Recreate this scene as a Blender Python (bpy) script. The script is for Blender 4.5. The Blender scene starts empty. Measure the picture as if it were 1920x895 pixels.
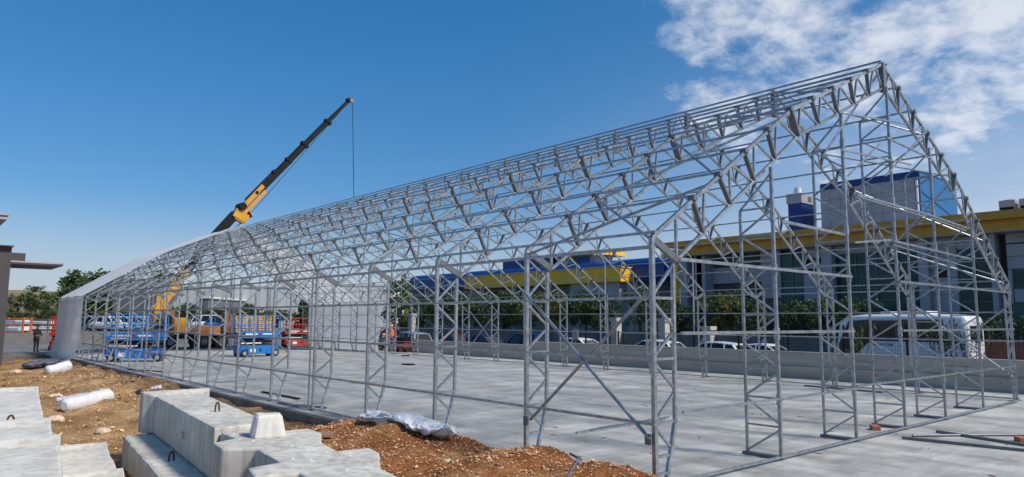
import bpy, bmesh, math, random
from mathutils import Vector, Matrix, noise
R = math.radians
rnd = random.Random(7)
sc = bpy.context.scene
COL = sc.collection

# ---------------------------------------------------------------- camera
CAM = Vector((-7.596, -5.900, 2.128))
FW = Vector((0.650427, 0.750763, 0.115322))
RT = Vector((0.755349, -0.655297, 0.005839))
UP = Vector((-0.079954, -0.083311, 0.993311))
FPX = 1323.66
cd = bpy.data.cameras.new("camera")
cd.sensor_fit = 'HORIZONTAL'; cd.sensor_width = 36.0; cd.lens = FPX * 36 / 1920
cd.clip_start = 0.1; cd.clip_end = 5000
cam = bpy.data.objects.new("camera", cd)
M3 = Matrix((RT, UP, -FW)).transposed()
cam.matrix_world = Matrix.Translation(CAM) @ M3.to_4x4()
COL.objects.link(cam); sc.camera = cam

# ---------------------------------------------------------------- light
SUN_EL = 44.0
SUN_AZ = Vector((0.36, -0.933, 0)).normalized()
sc.view_settings.view_transform = 'Standard'; sc.view_settings.look = 'None'
sc.view_settings.gamma = 1; sc.view_settings.exposure = 0.22
W = bpy.data.worlds.new("World"); sc.world = W; W.use_nodes = True
def build_world():
    nt = W.node_tree; nt.nodes.clear(); N = nt.nodes.new; L = nt.links.new
    out = N('ShaderNodeOutputWorld'); bg = N('ShaderNodeBackground'); bg.inputs[1].default_value = 0.104
    sky = N('ShaderNodeTexSky'); sky.sky_type = 'NISHITA'; sky.sun_disc = False
    sky.sun_elevation = R(SUN_EL); sky.sun_rotation = math.atan2(SUN_AZ.x, SUN_AZ.y)
    sky.air_density = 1.0; sky.dust_density = 0.6; sky.ozone_density = 2.6; sky.altitude = 100
    hsv = N('ShaderNodeHueSaturation'); hsv.inputs['Saturation'].default_value = 1.42; hsv.inputs['Hue'].default_value = 0.496; hsv.inputs['Value'].default_value = 0.98
    L(sky.outputs[0], hsv.inputs['Color'])
    gm = N('ShaderNodeGamma'); gm.inputs[1].default_value = 0.66; L(hsv.outputs[0], gm.inputs[0])
    tint = N('ShaderNodeMix'); tint.data_type = 'RGBA'; tint.blend_type = 'MULTIPLY'; tint.inputs[0].default_value = 1; L(gm.outputs[0], tint.inputs[6]); tint.inputs[7].default_value = (0.93, 1.25, 1.66, 1)
    tc = N('ShaderNodeTexCoord'); sep = N('ShaderNodeSeparateXYZ'); L(tc.outputs['Generated'], sep.inputs[0])
    def m(op, a, b=None, c=None, clamp=False):
        n = N('ShaderNodeMath'); n.operation = op; n.use_clamp = clamp
        for i, v in enumerate((a, b, c)):
            if v is None: continue
            if isinstance(v, (int, float)): n.inputs[i].default_value = v
            else: L(v, n.inputs[i])
        return n.outputs[0]
    zc = m('MAXIMUM', sep.outputs[2], 0.0)
    den = m('ADD', zc, 0.30)
    px = m('DIVIDE', sep.outputs[0], den); py = m('DIVIDE', sep.outputs[1], den)
    cv = N('ShaderNodeCombineXYZ'); L(px, cv.inputs[0]); L(py, cv.inputs[1]); cv.inputs[2].default_value = 3.7
    def noi(scale, det, rough, lac=2.0, dist=0.0):
        n = N('ShaderNodeTexNoise'); n.inputs['Scale'].default_value = scale; n.inputs['Detail'].default_value = det
        n.inputs['Roughness'].default_value = rough; n.inputs['Lacunarity'].default_value = lac; n.inputs['Distortion'].default_value = dist
        L(cv.outputs[0], n.inputs['Vector']); return n.outputs['Fac']
    big = noi(1.9, 3, 0.5); fine = noi(9.0, 10, 0.60, 2.1, 0.15)
    low = N('ShaderNodeMapRange'); low.interpolation_type = 'SMOOTHSTEP'; L(sep.outputs[2], low.inputs[0]); low.inputs[1].default_value = 0.13; low.inputs[2].default_value = 0.30; low.inputs[3].default_value = -0.17; low.inputs[4].default_value = 0.045
    # cover grows towards the south-east, thin towards the north-west
    az = m('ADD', m('MULTIPLY', sep.outputs[0], 0.93), m('MULTIPLY', sep.outputs[1], -0.37))
    hl = m('SQRT', m('ADD', m('MULTIPLY', sep.outputs[0], sep.outputs[0]), m('ADD', m('MULTIPLY', sep.outputs[1], sep.outputs[1]), 1e-4)))
    az = m('DIVIDE', az, hl)
    cover = N('ShaderNodeMapRange'); cover.interpolation_type = 'SMOOTHSTEP'
    L(az, cover.inputs[0]); cover.inputs[1].default_value = 0.40; cover.inputs[2].default_value = 0.62
    cover.inputs[3].default_value = -0.30; cover.inputs[4].default_value = 0.20
    dens = m('ADD', m('ADD', m('MULTIPLY', big, 0.62), m('MULTIPLY', fine, 0.72)), m('ADD', cover.outputs[0], low.outputs[0]))
    mr = N('ShaderNodeMapRange'); mr.interpolation_type = 'SMOOTHSTEP'; L(dens, mr.inputs[0])
    mr.inputs[1].default_value = 0.72; mr.inputs[2].default_value = 1.02; mr.inputs[3].default_value = 0; mr.inputs[4].default_value = 0.82
    # thin veil of high cloud on the same side
    va = N('ShaderNodeMapRange'); va.interpolation_type = 'SMOOTHSTEP'; L(az, va.inputs[0]); va.inputs[1].default_value = 0.25; va.inputs[2].default_value = 1.0; va.inputs[3].default_value = 0; va.inputs[4].default_value = 0.50
    vz = N('ShaderNodeMapRange'); vz.interpolation_type = 'SMOOTHSTEP'; L(sep.outputs[2], vz.inputs[0]); vz.inputs[1].default_value = 0.40; vz.inputs[2].default_value = 0.08; vz.inputs[3].default_value = 0.08; vz.inputs[4].default_value = 1
    cmask = m('MAXIMUM', mr.outputs[0], m('MULTIPLY', m('MULTIPLY', va.outputs[0], vz.outputs[0]), m('ADD', m('MULTIPLY', fine, 0.6), 0.7)))
    # low pale bank of cloud close to the horizon
    hb = N('ShaderNodeMapRange'); hb.interpolation_type = 'SMOOTHSTEP'; L(sep.outputs[2], hb.inputs[0])
    hb.inputs[1].default_value = 0.17; hb.inputs[2].default_value = 0.0; hb.inputs[3].default_value = 0; hb.inputs[4].default_value = 0.75
    mx0 = N('ShaderNodeMix'); mx0.data_type = 'RGBA'; L(hb.outputs[0], mx0.inputs[0]); L(tint.outputs[2], mx0.inputs[6])
    mx0.inputs[7].default_value = (4.6, 4.9, 5.5, 1)
    mx = N('ShaderNodeMix'); mx.data_type = 'RGBA'; L(cmask, mx.inputs[0]); L(mx0.outputs[2], mx.inputs[6])
    mx.inputs[7].default_value = (6.9, 7.1, 7.6, 1)
    L(mx.outputs[2], bg.inputs[0]); L(bg.outputs[0], out.inputs[0])
build_world()
sl = bpy.data.lights.new("sun", 'SUN'); sl.energy = 3.4; sl.angle = R(9); sl.color = (1.0, 0.93, 0.83)
sun = bpy.data.objects.new("sun", sl); COL.objects.link(sun)
sdir = Vector((SUN_AZ.x * math.cos(R(SUN_EL)), SUN_AZ.y * math.cos(R(SUN_EL)), math.sin(R(SUN_EL))))
sun.rotation_euler = sdir.to_track_quat('Z', 'Y').to_euler(); sun.location = (20, -30, 40)

# ---------------------------------------------------------------- helpers
def ray(x, y): return FW + RT * ((x - 960) / FPX) - UP * ((y - 447.5) / FPX)
def P(x, y, X=None, Y=None, Z=None, D=None):
    """where the line of sight through photo point (x, y) meets a plane of the place"""
    d = ray(x, y)
    if X is not None: t = (X - CAM.x) / d.x
    elif Y is not None: t = (Y - CAM.y) / d.y
    elif Z is not None: t = (Z - CAM.z) / d.z
    else: t = D
    return CAM + d * t

class MB:
    def __init__(s): s.v = []; s.f = []; s.m = []; s.sm = []
    def add(s, vs, fs, mi=0, smooth=False):
        o = len(s.v); s.v += [tuple(v) for v in vs]
        for f in fs: s.f.append(tuple(i + o for i in f)); s.m.append(mi); s.sm.append(smooth)
        return s
    def box(s, a, b, mi=0):
        x0, y0, z0 = a; x1, y1, z1 = b
        return s.add([(x0,y0,z0),(x1,y0,z0),(x1,y1,z0),(x0,y1,z0),(x0,y0,z1),(x1,y0,z1),(x1,y1,z1),(x0,y1,z1)],
              [(3,2,1,0),(4,5,6,7),(0,1,5,4),(1,2,6,5),(2,3,7,6),(3,0,4,7)], mi)
    def bar(s, p, q, w, h=None, up=(0,0,1), mi=0):
        p = Vector(p); q = Vector(q); h = h or w
        d = (q - p).normalized(); u = Vector(up)
        if abs(d.dot(u)) > .98: u = Vector((1,0,0)) if abs(d.x) < .9 else Vector((0,1,0))
        a = d.cross(u).normalized() * (w/2); b = a.cross(d).normalized() * (h/2)
        vs = [p-a-b, p+a-b, p+a+b, p-a+b, q-a-b, q+a-b, q+a+b, q-a+b]
        return s.add(vs, [(0,1,2,3),(7,6,5,4),(0,4,5,1),(1,5,6,2),(2,6,7,3),(3,7,4,0)], mi)
    def tube(s, p, q, r, n=8, r2=None, mi=0, cap=True):
        p = Vector(p); q = Vector(q); r2 = r if r2 is None else r2
        d = (q-p).normalized(); u = Vector((0,0,1)) if abs(d.z) < .9 else Vector((1,0,0))
        a = d.cross(u).normalized(); b = d.cross(a)
        vs = []
        for k in range(n):
            t = 2*math.pi*k/n; e = a*math.cos(t)+b*math.sin(t); vs.append(p+e*r); vs.append(q+e*r2)
        fs = [(2*k, 2*k+1, (2*k+3) % (2*n), (2*k+2) % (2*n)) for k in range(n)]
        s.add(vs, fs, mi, True)
        if cap: s.add(vs, [tuple(2*k for k in range(n)), tuple(2*k+1 for k in reversed(range(n)))], mi)
        return s
    def path(s, pts, r, n=6, mi=0):
        for a, b in zip(pts[:-1], pts[1:]): s.tube(a, b, r, n, mi=mi)
        return s
    def prism(s, poly, z0, z1, mi=0):
        n = len(poly); vs = [(x,y,z0) for x,y in poly] + [(x,y,z1) for x,y in poly]
        fs = [tuple(reversed(range(n))), tuple(range(n, 2*n))] + [(k, (k+1)%n, (k+1)%n+n, k+n) for k in range(n)]
        return s.add(vs, fs, mi)
    def loft(s, rings, mi=0, smooth=True, cap=True, closed=True):
        n = len(rings[0]); vs = [v for r_ in rings for v in r_]; fs = []
        for i in range(len(rings)-1):
            for k in range(n if closed else n-1):
                fs.append((i*n+k, i*n+(k+1)%n, (i+1)*n+(k+1)%n, (i+1)*n+k))
        s.add(vs, fs, mi, smooth)
        if cap: s.add([*rings[0], *rings[-1]], [tuple(reversed(range(n))), tuple(range(n, 2*n))], mi)
        return s
    def mesh(s, name, mats):
        me = bpy.data.meshes.new(name); me.from_pydata(s.v, [], s.f)
        for m_ in (mats if isinstance(mats, (list, tuple)) else [mats]): me.materials.append(m_)
        me.polygons.foreach_set('material_index', s.m); me.polygons.foreach_set('use_smooth', s.sm)
        me.update(); return me
    def build(s, name, mats, parent=None, loc=None, rot=None, fix=True):
        me = s.mesh(name, mats)
        if fix:
            bm = bmesh.new(); bm.from_mesh(me); bmesh.ops.recalc_face_normals(bm, faces=bm.faces); bm.to_mesh(me); bm.free()
        return link(name, me, parent, loc, rot)
def link(name, me, parent=None, loc=None, rot=None):
    o = bpy.data.objects.new(name, me); COL.objects.link(o)
    if parent: o.parent = parent
    if loc is not None: o.location = loc
    if rot is not None: o.rotation_euler = rot
    return o
def tag(o, label=None, cat=None, group=None, kind=None):
    if label: o['label'] = label
    if cat: o['category'] = cat
    if group: o['group'] = group
    if kind: o['kind'] = kind
    return o
def thing(name, label, cat, loc=(0,0,0), rz=0, group=None):
    o = bpy.data.objects.new(name, None); o.empty_display_size = .3; COL.objects.link(o)
    o.location = loc; o.rotation_euler = (0,0,rz); return tag(o, label, cat, group)
def copy_tree(o, parent=None):
    c = o.copy(); COL.objects.link(c); c.parent = parent
    for ch in list(o.children): copy_tree(ch, c)
    return c
def bevel(o, w, seg=2, ang=35):
    m_ = o.modifiers.new('bevel', 'BEVEL'); m_.width = w; m_.segments = seg; m_.limit_method = 'ANGLE'; m_.angle_limit = R(ang)
    return o

# ---------------------------------------------------------------- materials
def mat(name, col, rough=.6, metal=0., var=.0, vscale=3., bump=0., bscale=40., col2=None, island=0., coord='Object', spec=None, trans=0., stretch=None, det=5.):
    m_ = bpy.data.materials.new(name); m_.use_nodes = True
    nt = m_.node_tree; N = nt.nodes.new; L = nt.links.new; b = nt.nodes['Principled BSDF']
    b.inputs['Roughness'].default_value = rough; b.inputs['Metallic'].default_value = metal
    if spec is not None: b.inputs['Specular IOR Level'].default_value = spec
    c1 = (*col, 1); b.inputs['Base Color'].default_value = c1
    tc = N('ShaderNodeTexCoord'); src = tc.outputs[coord]
    if coord == 'World':
        pass
    if stretch:
        mp = N('ShaderNodeMapping'); mp.inputs['Scale'].default_value = stretch; L(src, mp.inputs[0]); src = mp.outputs[0]
    colout = None
    if var > 0 or col2:
        n = N('ShaderNodeTexNoise'); n.inputs['Scale'].default_value = vscale; n.inputs['Detail'].default_value = det; n.inputs['Roughness'].default_value = .62
        L(src, n.inputs['Vector'])
        mr = N('ShaderNodeMapRange'); mr.inputs[1].default_value = .32; mr.inputs[2].default_value = .68; L(n.outputs['Fac'], mr.inputs[0])
        mx = N('ShaderNodeMix'); mx.data_type = 'RGBA'; L(mr.outputs[0], mx.inputs[0])
        mx.inputs[6].default_value = c1 if col2 else (*[c*(1-var) for c in col], 1)
        mx.inputs[7].default_value = (*col2, 1) if col2 else (*[min(1, c*(1+var)) for c in col], 1)
        colout = mx.outputs[2]
    if island > 0:
        g = N('ShaderNodeNewGeometry'); mr = N('ShaderNodeMapRange'); L(g.outputs['Random Per Island'], mr.inputs[0])
        mr.inputs[3].default_value = 1-island; mr.inputs[4].default_value = 1+island
        mm = N('ShaderNodeMix'); mm.data_type = 'RGBA'; mm.blend_type = 'MULTIPLY'; mm.inputs[0].default_value = 1
        if colout: L(colout, mm.inputs[6])
        else: mm.inputs[6].default_value = c1
        cc = N('ShaderNodeCombineColor'); [L(mr.outputs[0], cc.inputs[i]) for i in range(3)]; L(cc.outputs[0], mm.inputs[7]); colout = mm.outputs[2]
    if colout: L(colout, b.inputs['Base Color'])
    if bump > 0:
        n2 = N('ShaderNodeTexNoise'); n2.inputs['Scale'].default_value = bscale; n2.inputs['Detail'].default_value = 6; L(src, n2.inputs['Vector'])
        bp = N('ShaderNodeBump'); bp.inputs['Strength'].default_value = bump; bp.inputs['Distance'].default_value = .02; L(n2.outputs['Fac'], bp.inputs['Height']); L(bp.outputs[0], b.inputs['Normal'])
    if trans > 0:
        tr = N('ShaderNodeBsdfTranslucent'); mxs = N('ShaderNodeMixShader'); mxs.inputs[0].default_value = trans
        if colout: L(colout, tr.inputs[0])
        else: tr.inputs[0].default_value = c1
        L(b.outputs[0], mxs.inputs[1]); L(tr.outputs[0], mxs.inputs[2]); L(mxs.outputs[0], nt.nodes['Material Output'].inputs[0])
    return m_
def conc(name, col, amt):
    m_ = bpy.data.materials.new(name); m_.use_nodes = True; nt = m_.node_tree; N = nt.nodes.new; L = nt.links.new; b = nt.nodes['Principled BSDF']; b.inputs['Roughness'].default_value = .88
    tc = N('ShaderNodeTexCoord'); b.inputs['Specular IOR Level'].default_value = .25
    def noi(scale, det, rough, st=None):
        n = N('ShaderNodeTexNoise'); n.inputs['Scale'].default_value = scale; n.inputs['Detail'].default_value = det; n.inputs['Roughness'].default_value = rough; src = tc.outputs['Object']
        if st: mp = N('ShaderNodeMapping'); mp.inputs['Scale'].default_value = st; L(src, mp.inputs[0]); src = mp.outputs[0]
        L(src, n.inputs[0]); return n.outputs['Fac']
    def ramp(f, p0, c0, p1, c1):
        r_ = N('ShaderNodeValToRGB'); e = r_.color_ramp.elements; e[0].position = p0; e[0].color = (*c0, 1); e[1].position = p1; e[1].color = (*c1, 1); L(f, r_.inputs[0]); return r_.outputs[0]
    def mul(x, y):
        mm = N('ShaderNodeMix'); mm.data_type = 'RGBA'; mm.blend_type = 'MULTIPLY'; mm.inputs[0].default_value = 1; L(x, mm.inputs[6]); L(y, mm.inputs[7]); return mm.outputs[2]
    lo = 1-amt; w = (1.04,1.03,1.02)
    cl = ramp(noi(1.3, 7, .6), .3, [c*(1-amt*.8) for c in col], .66, [min(1,c*1.06) for c in col])
    cl = mul(cl, ramp(noi(1.0, 5, .6, (9,9,.45)), .34, (lo,lo*.985,lo*.95), .56, w))          # drip and board streaks
    cl = mul(cl, ramp(noi(1.1, 8, .66, (1.3,2.6,2)), .30, (1-amt*.55,1-amt*.56,1-amt*.6), .56, w))
    pits = noi(42, 3, .5); cl = mul(cl, ramp(pits, .24, (.62,.60,.57), .30, (1,1,1)))
    L(cl, b.inputs['Base Color'])
    fine = noi(70, 5, .7); ad = N('ShaderNodeMath'); ad.operation = 'ADD'; L(fine, ad.inputs[0]); L(noi(6, 6, .6), ad.inputs[1])
    bp = N('ShaderNodeBump'); bp.inputs['Strength'].default_value = .35; bp.inputs['Distance'].default_value = .012; L(ad.outputs[0], bp.inputs['Height']); L(bp.outputs[0], b.inputs['Normal'])
    return m_
STEEL = mat('galvanised_steel', (.345,.37,.395), .40, .85, var=.32, vscale=9, island=.22)
STEELD = mat('dull_steel', (.17,.18,.195), .5, .5, var=.15, vscale=9)
CONC = conc('precast_concrete', (.62,.605,.555), .30)
CONCL = conc('pale_concrete', (.66,.645,.60), .22)
WALLC = mat('wall_concrete', (.43,.38,.32), .85, var=.12, vscale=1.4, bump=.2, bscale=30, stretch=(1,.35,2.5))
FAB = mat('white_fabric', (.90,.915,.93), .5, var=.04, vscale=2, trans=.36)
PLAST = mat('white_plastic', (.78,.80,.84), .35, var=.05, vscale=8, bump=.3, bscale=14, trans=.15)
BLUE = mat('blue_paint', (.015,.17,.52), .4, var=.12, vscale=5)
BLUED = mat('blue_cladding', (.004,.034,.19), .45, var=.08, vscale=2)
BLUEL = mat('bright_blue_cladding', (.002,.12,.31), .6, var=.06, vscale=2)
YEL = mat('yellow_cladding', (.96,.49,.004), .5, var=.08, vscale=1.2)
OCH = mat('ochre_cladding', (.56,.28,.02), .5, var=.12, vscale=1.2)
GREYP = mat('grey_cladding', (.36,.355,.40), .5, var=.05, vscale=1, island=.05)
GREYL = mat('light_grey_cladding', (.36,.36,.365), .55, var=.08, vscale=1, island=.05)
GLASS = mat('dark_glass', (.010,.075,.076), .12, var=.65, vscale=.45, spec=.28)
CARGL = mat('car_glass', (.012,.014,.018), .08, spec=.6)
BLACK = mat('black_metal', (.009,.009,.011), .6, var=.2, vscale=5, spec=.2)
RUB = mat('rubber', (.018,.018,.018), .85, var=.2, vscale=10)
ORY = mat('crane_yellow', (.62,.30,.02), .45, var=.15, vscale=3)
ORB = mat('rusty_orange', (.36,.13,.035), .7, var=.3, vscale=2)
RED = mat('red_paint', (.42,.04,.025), .5, var=.2, vscale=3)
ORR = mat('rack_orange', (.62,.14,.03), .5, var=.1, vscale=3)
WHITE = mat('white_paint', (.78,.78,.77), .4, var=.04, vscale=3)
CARW = mat('car_white', (.76,.77,.78), .22, var=.02, vscale=2)
CARB = mat('car_navy', (.012,.025,.075), .22, var=.05, vscale=2)
CARK = mat('car_black', (.014,.015,.02), .22, var=.05, vscale=2)
CARR = mat('car_red', (.22,.015,.015), .25, var=.05, vscale=2)
CARS = mat('car_silver', (.45,.48,.51), .28, .4, var=.05, vscale=2)
CARBL = mat('car_light_blue', (.20,.42,.62), .25, var=.05, vscale=2)
TIMB = mat('yellow_timber', (.66,.38,.07), .65, var=.2, vscale=4, island=.15)
WOOD = mat('brown_wood', (.27,.17,.09), .8, var=.3, vscale=6, stretch=(6,1,6))
CRATE = mat('crate_wood', (.30,.15,.06), .8, var=.3, vscale=4)
RUST = mat('rusty_steel', (.11,.035,.02), .85, var=.35, vscale=30)
BRICK = mat('brick_clay', (.42,.14,.07), .85, var=.2, vscale=12)
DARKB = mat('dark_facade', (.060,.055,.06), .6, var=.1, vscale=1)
WAREW = mat('warehouse_white', (.62,.62,.60), .6, var=.05, vscale=.5, island=.03)
WAREG = mat('warehouse_grey', (.13,.14,.16), .6, var=.05, vscale=.5)
LEAF = mat('leaf_green', (.075,.115,.030), .6, island=.5, var=.25, vscale=.7, trans=.25)
LEAFD = mat('leaf_dark_green', (.048,.085,.026), .6, island=.45, var=.25, vscale=.7, trans=.2)
LEAFY = mat('leaf_yellow_green', (.13,.125,.022), .6, island=.5, var=.3, vscale=.7, trans=.25)
BARK = mat('bark', (.10,.075,.05), .9, var=.3, vscale=8)
SKIN = mat('skin', (.42,.25,.18), .6)
CLOB = mat('black_cloth', (.014,.014,.018), .85, var=.2, vscale=10)
CLON = mat('navy_cloth', (.02,.03,.07), .85, var=.2, vscale=10)
VEST = mat('orange_vest', (.75,.17,.04), .7, var=.1, vscale=10)
HELM = mat('helmet', (.70,.30,.08), .4)
LENSR = mat('red_lens', (.35,.01,.01), .25)
PURP = mat('lilac_plastic', (.50,.44,.56), .5, var=.15, vscale=12, bump=.3, bscale=20)
TARP = mat('grey_tarp', (.085,.10,.14), .6, var=.25, vscale=6, bump=.4, bscale=12)
# ---------------------------------------------------------------- ground materials
def slab_mat():
    m_ = bpy.data.materials.new('cast_slab'); m_.use_nodes = True; nt = m_.node_tree; N = nt.nodes.new; L = nt.links.new; b = nt.nodes['Principled BSDF']
    tc = N('ShaderNodeTexCoord')
    def noi(scale, det, rough, st=None):
        n = N('ShaderNodeTexNoise'); n.inputs['Scale'].default_value = scale; n.inputs['Detail'].default_value = det; n.inputs['Roughness'].default_value = rough
        if st:
            mp = N('ShaderNodeMapping'); mp.inputs['Scale'].default_value = st; mp.inputs['Rotation'].default_value = (0,0,.5); L(tc.outputs['Object'], mp.inputs[0]); L(mp.outputs[0], n.inputs[0])
        else: L(tc.outputs['Object'], n.inputs[0])
        return n.outputs['Fac']
    a = noi(.22, 8, .62, (1,.55,1)); c = noi(1.1, 9, .68); d = noi(22, 5, .6); e_ = noi(.55, 6, .7, (1.6,.35,1))
    def cr(f, stops):
        r_ = N('ShaderNodeValToRGB'); r_.color_ramp.elements[0].position = stops[0][0]; r_.color_ramp.elements[0].color = (*stops[0][1], 1)
        r_.color_ramp.elements[1].position = stops[1][0]; r_.color_ramp.elements[1].color = (*stops[1][1], 1); L(f, r_.inputs[0]); return r_.outputs[0]
    def mul(x, y, f=1.):
        mm = N('ShaderNodeMix'); mm.data_type = 'RGBA'; mm.blend_type = 'MULTIPLY'; mm.inputs[0].default_value = f; L(x, mm.inputs[6]); L(y, mm.inputs[7]); return mm.outputs[2]
    base = cr(a, ((.30, (.36,.36,.345)), (.66, (.52,.515,.485))))
    base = mul(base, cr(c, ((.30, (.62,.62,.63)), (.60, (1.07,1.06,1.05)))))
    base = mul(base, cr(e_, ((.36, (.68,.68,.69)), (.56, (1.06,1.06,1.05)))))
    base = mul(base, cr(d, ((.25, (.86,.86,.86)), (.7, (1.06,1.06,1.06)))))
    st_ = noi(.8, 7, .72, (.35,2.2,1)); base = mul(base, cr(st_, ((.50,(1,1,1)),(.66,(1.28,1.28,1.27)))))
    sp_ = noi(2.6, 4, .5); base = mul(base, cr(sp_, ((.24,(.66,.65,.63)),(.33,(1,1,1)))))
    L(base, b.inputs['Base Color'])
    rr = N('ShaderNodeMapRange'); L(c, rr.inputs[0]); rr.inputs[3].default_value = .5; rr.inputs[4].default_value = .85; L(rr.outputs[0], b.inputs['Roughness'])
    bp = N('ShaderNodeBump'); bp.inputs['Strength'].default_value = .2; bp.inputs['Distance'].default_value = .01; L(d, bp.inputs['Height']); L(bp.outputs[0], b.inputs['Normal'])
    return m_
def soil_mat():
    m_ = bpy.data.materials.new('dug_soil'); m_.use_nodes = True; nt = m_.node_tree; N = nt.nodes.new; L = nt.links.new; b = nt.nodes['Principled BSDF']
    tc = N('ShaderNodeTexCoord'); b.inputs['Roughness'].default_value = .95; b.inputs['Specular IOR Level'].default_value = .1
    def noi(scale, det, rough):
        n = N('ShaderNodeTexNoise'); n.inputs['Scale'].default_value = scale; n.inputs['Detail'].default_value = det; n.inputs['Roughness'].default_value = rough; L(tc.outputs['Object'], n.inputs[0]); return n.outputs['Fac']
    def ramp(f, els):
        r_ = N('ShaderNodeValToRGB'); E_ = r_.color_ramp.elements
        while len(E_) < len(els): E_.new(.5)
        for e_, (p_, c_) in zip(E_, els): e_.position = p_; e_.color = (*c_, 1)
        L(f, r_.inputs[0]); return r_.outputs[0]
    big = ramp(noi(.55, 6, .6), ((.30,(.17,.095,.045)), (.44,(.33,.195,.09)), (.56,(.46,.29,.14)), (.70,(.58,.42,.25))))
    # the freshly dug heap beside the slab is redder clay
    sx = N('ShaderNodeSeparateXYZ'); L(tc.outputs['Object'], sx.inputs[0])
    mr = N('ShaderNodeMapRange'); mr.interpolation_type = 'SMOOTHSTEP'; L(sx.outputs[1], mr.inputs[0]); mr.inputs[1].default_value = 10.5; mr.inputs[2].default_value = 6.0
    red = ramp(noi(1.3, 7, .65), ((.32,(.17,.062,.024)), (.5,(.34,.135,.048)), (.68,(.50,.28,.13))))
    mx = N('ShaderNodeMix'); mx.data_type = 'RGBA'; L(mr.outputs[0], mx.inputs[0]); L(big, mx.inputs[6]); L(red, mx.inputs[7])
    g = noi(26, 6, .75); gr = ramp(g, ((.30,(.42,.40,.38)), (.5,(1,1,1)), (.72,(1.55,1.5,1.42))))
    mm = N('ShaderNodeMix'); mm.data_type = 'RGBA'; mm.blend_type = 'MULTIPLY'; mm.inputs[0].default_value = 1; L(mx.outputs[2], mm.inputs[6]); L(gr, mm.inputs[7])
    L(mm.outputs[2], b.inputs['Base Color'])
    bp = N('ShaderNodeBump'); bp.inputs['Strength'].default_value = .9; bp.inputs['Distance'].default_value = .05; L(g, bp.inputs['Height']); L(bp.outputs[0], b.inputs['Normal'])
    return m_
SLAB = slab_mat(); SOIL = soil_mat()
ASPH = mat('asphalt', (.060,.060,.062), .9, var=.3, vscale=.6, bump=.3, bscale=60)
YARD = mat('yard_asphalt', (.16,.155,.155), .9, var=.25, vscale=.4, bump=.2, bscale=50)
EARTH = mat('dry_earth', (.17,.145,.09), .95, col2=(.10,.12,.05), vscale=.02)
HILL = mat('dry_hillside', (.30,.21,.10), .95, col2=(.12,.12,.05), vscale=.012)
STONE = mat('stone', (.44,.34,.24), .9, island=.5, var=.2, vscale=20)
PEB = mat('pebble', (.50,.30,.17), .92, island=.7, var=.3, vscale=9)

# ---------------------------------------------------------------- the setting
BAY = 2.5
tag(MB().box((-1500,-1500,-1.6), (1500,1500,-.75)).build('ground', EARTH), kind='structure')
tag(MB().box((-.34,-14,-.55), (18.62,45.6,0)).build('concrete_slab', SLAB), kind='structure')
tag(MB().box((-60,45.604,-.9), (18.6,66,-.10)).box((-60,44.0,-.9),(-.345,45.6,-.10)).build('yard', YARD), kind='structure')
tag(MB().box((18.95,-80,-.9), (33.0,160,-.45)).build('road', ASPH), kind='structure')
tag(MB().box((33.3,-80,-.9), (41.9,160,-.33)).build('verge', EARTH), kind='structure')
tag(MB().box((-25,66.004,-.9), (60,100,.85)).build('raised_yard', YARD), kind='structure')

tag(MB().box((-.40,-14,-.56),(-.343,45.4,-.022)).build('slab_kerb', mat('muddy_concrete', (.26,.20,.15), .92, var=.3, vscale=1.5, bump=.3, bscale=25)), kind='structure')
def smooth(a, b, x):
    t = min(1, max(0, (x-a)/(b-a))); return t*t*(3-2*t)
MOUNDS = [(-2.6,18.5,1.5,2.6,.34), (-1.7,22.5,1.2,2.8,.26), (-4.0,25.5,1.8,3.0,.30), (-1.5,28.5,1.1,2.0,.18), (-5.2,17.0,1.5,2.2,.22),
          (-2.0,14.2,1.2,1.5,.10), (-7.5,30,2.5,4,.25), (-4.4,20.5,1.1,1.4,.2)]
def soil_h(x, y):
    d = max(0., -.34 - x)                                   # distance from the slab edge
    h = -.17 - .28*smooth(.0, 3.2, d)
    for mx_, my_, sx_, sy_, a_ in MOUNDS: h += a_*math.exp(-((x-mx_)/sx_)**2 - ((y-my_)/sy_)**2)
    # heap of spoil thrown against the slab edge
    k = smooth(7.9, 6.7, y)
    top = .25 + .06*math.sin(y*1.7) + .04*math.sin(y*4.1+1)
    prof = smooth(.28, -.5, x) * (1 - .75*smooth(-1.0, -4.2, x))
    heap = top*prof - .5*(1-prof)
    h = h*(1-k) + heap*k
    n = noise.noise(Vector((x*.8, y*.8, 2.1)))*.11 + noise.noise(Vector((x*2.7, y*2.7, 5.)))*.06 + noise.noise(Vector((x*7, y*7, 9.)))*.030 + noise.noise(Vector((x*13, y*13, 1.)))*.018
    w = smooth(.3, -.6, x)
    h += n*w*(1.0 if y < 16 else 1.5)
    if x > -.33 and k < .02: h = min(h, -.06)
    return h
def soil_grid():
    xs = [-60,-45,-34,-26,-20,-16,-13,-11,-9.5,-8.4]; x = -7.5
    while x < .36: xs.append(x); x += .075
    ys = []; y = -8.
    while y < 44.2:
        ys.append(y); y += .085 if -1.5 < y < 12 else (.16 if 12 <= y < 30 else .34)
    v = [(x, y, soil_h(x, y)) for y in ys for x in xs]; nx = len(xs)
    f = [(j*nx+i, j*nx+i+1, (j+1)*nx+i+1, (j+1)*nx+i) for j in range(len(ys)-1) for i in range(nx-1)]
    mb = MB(); mb.add(v, f, 0, True)
    return mb.build('soil', SOIL, fix=False)
tag(soil_grid(), kind='structure')

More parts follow.
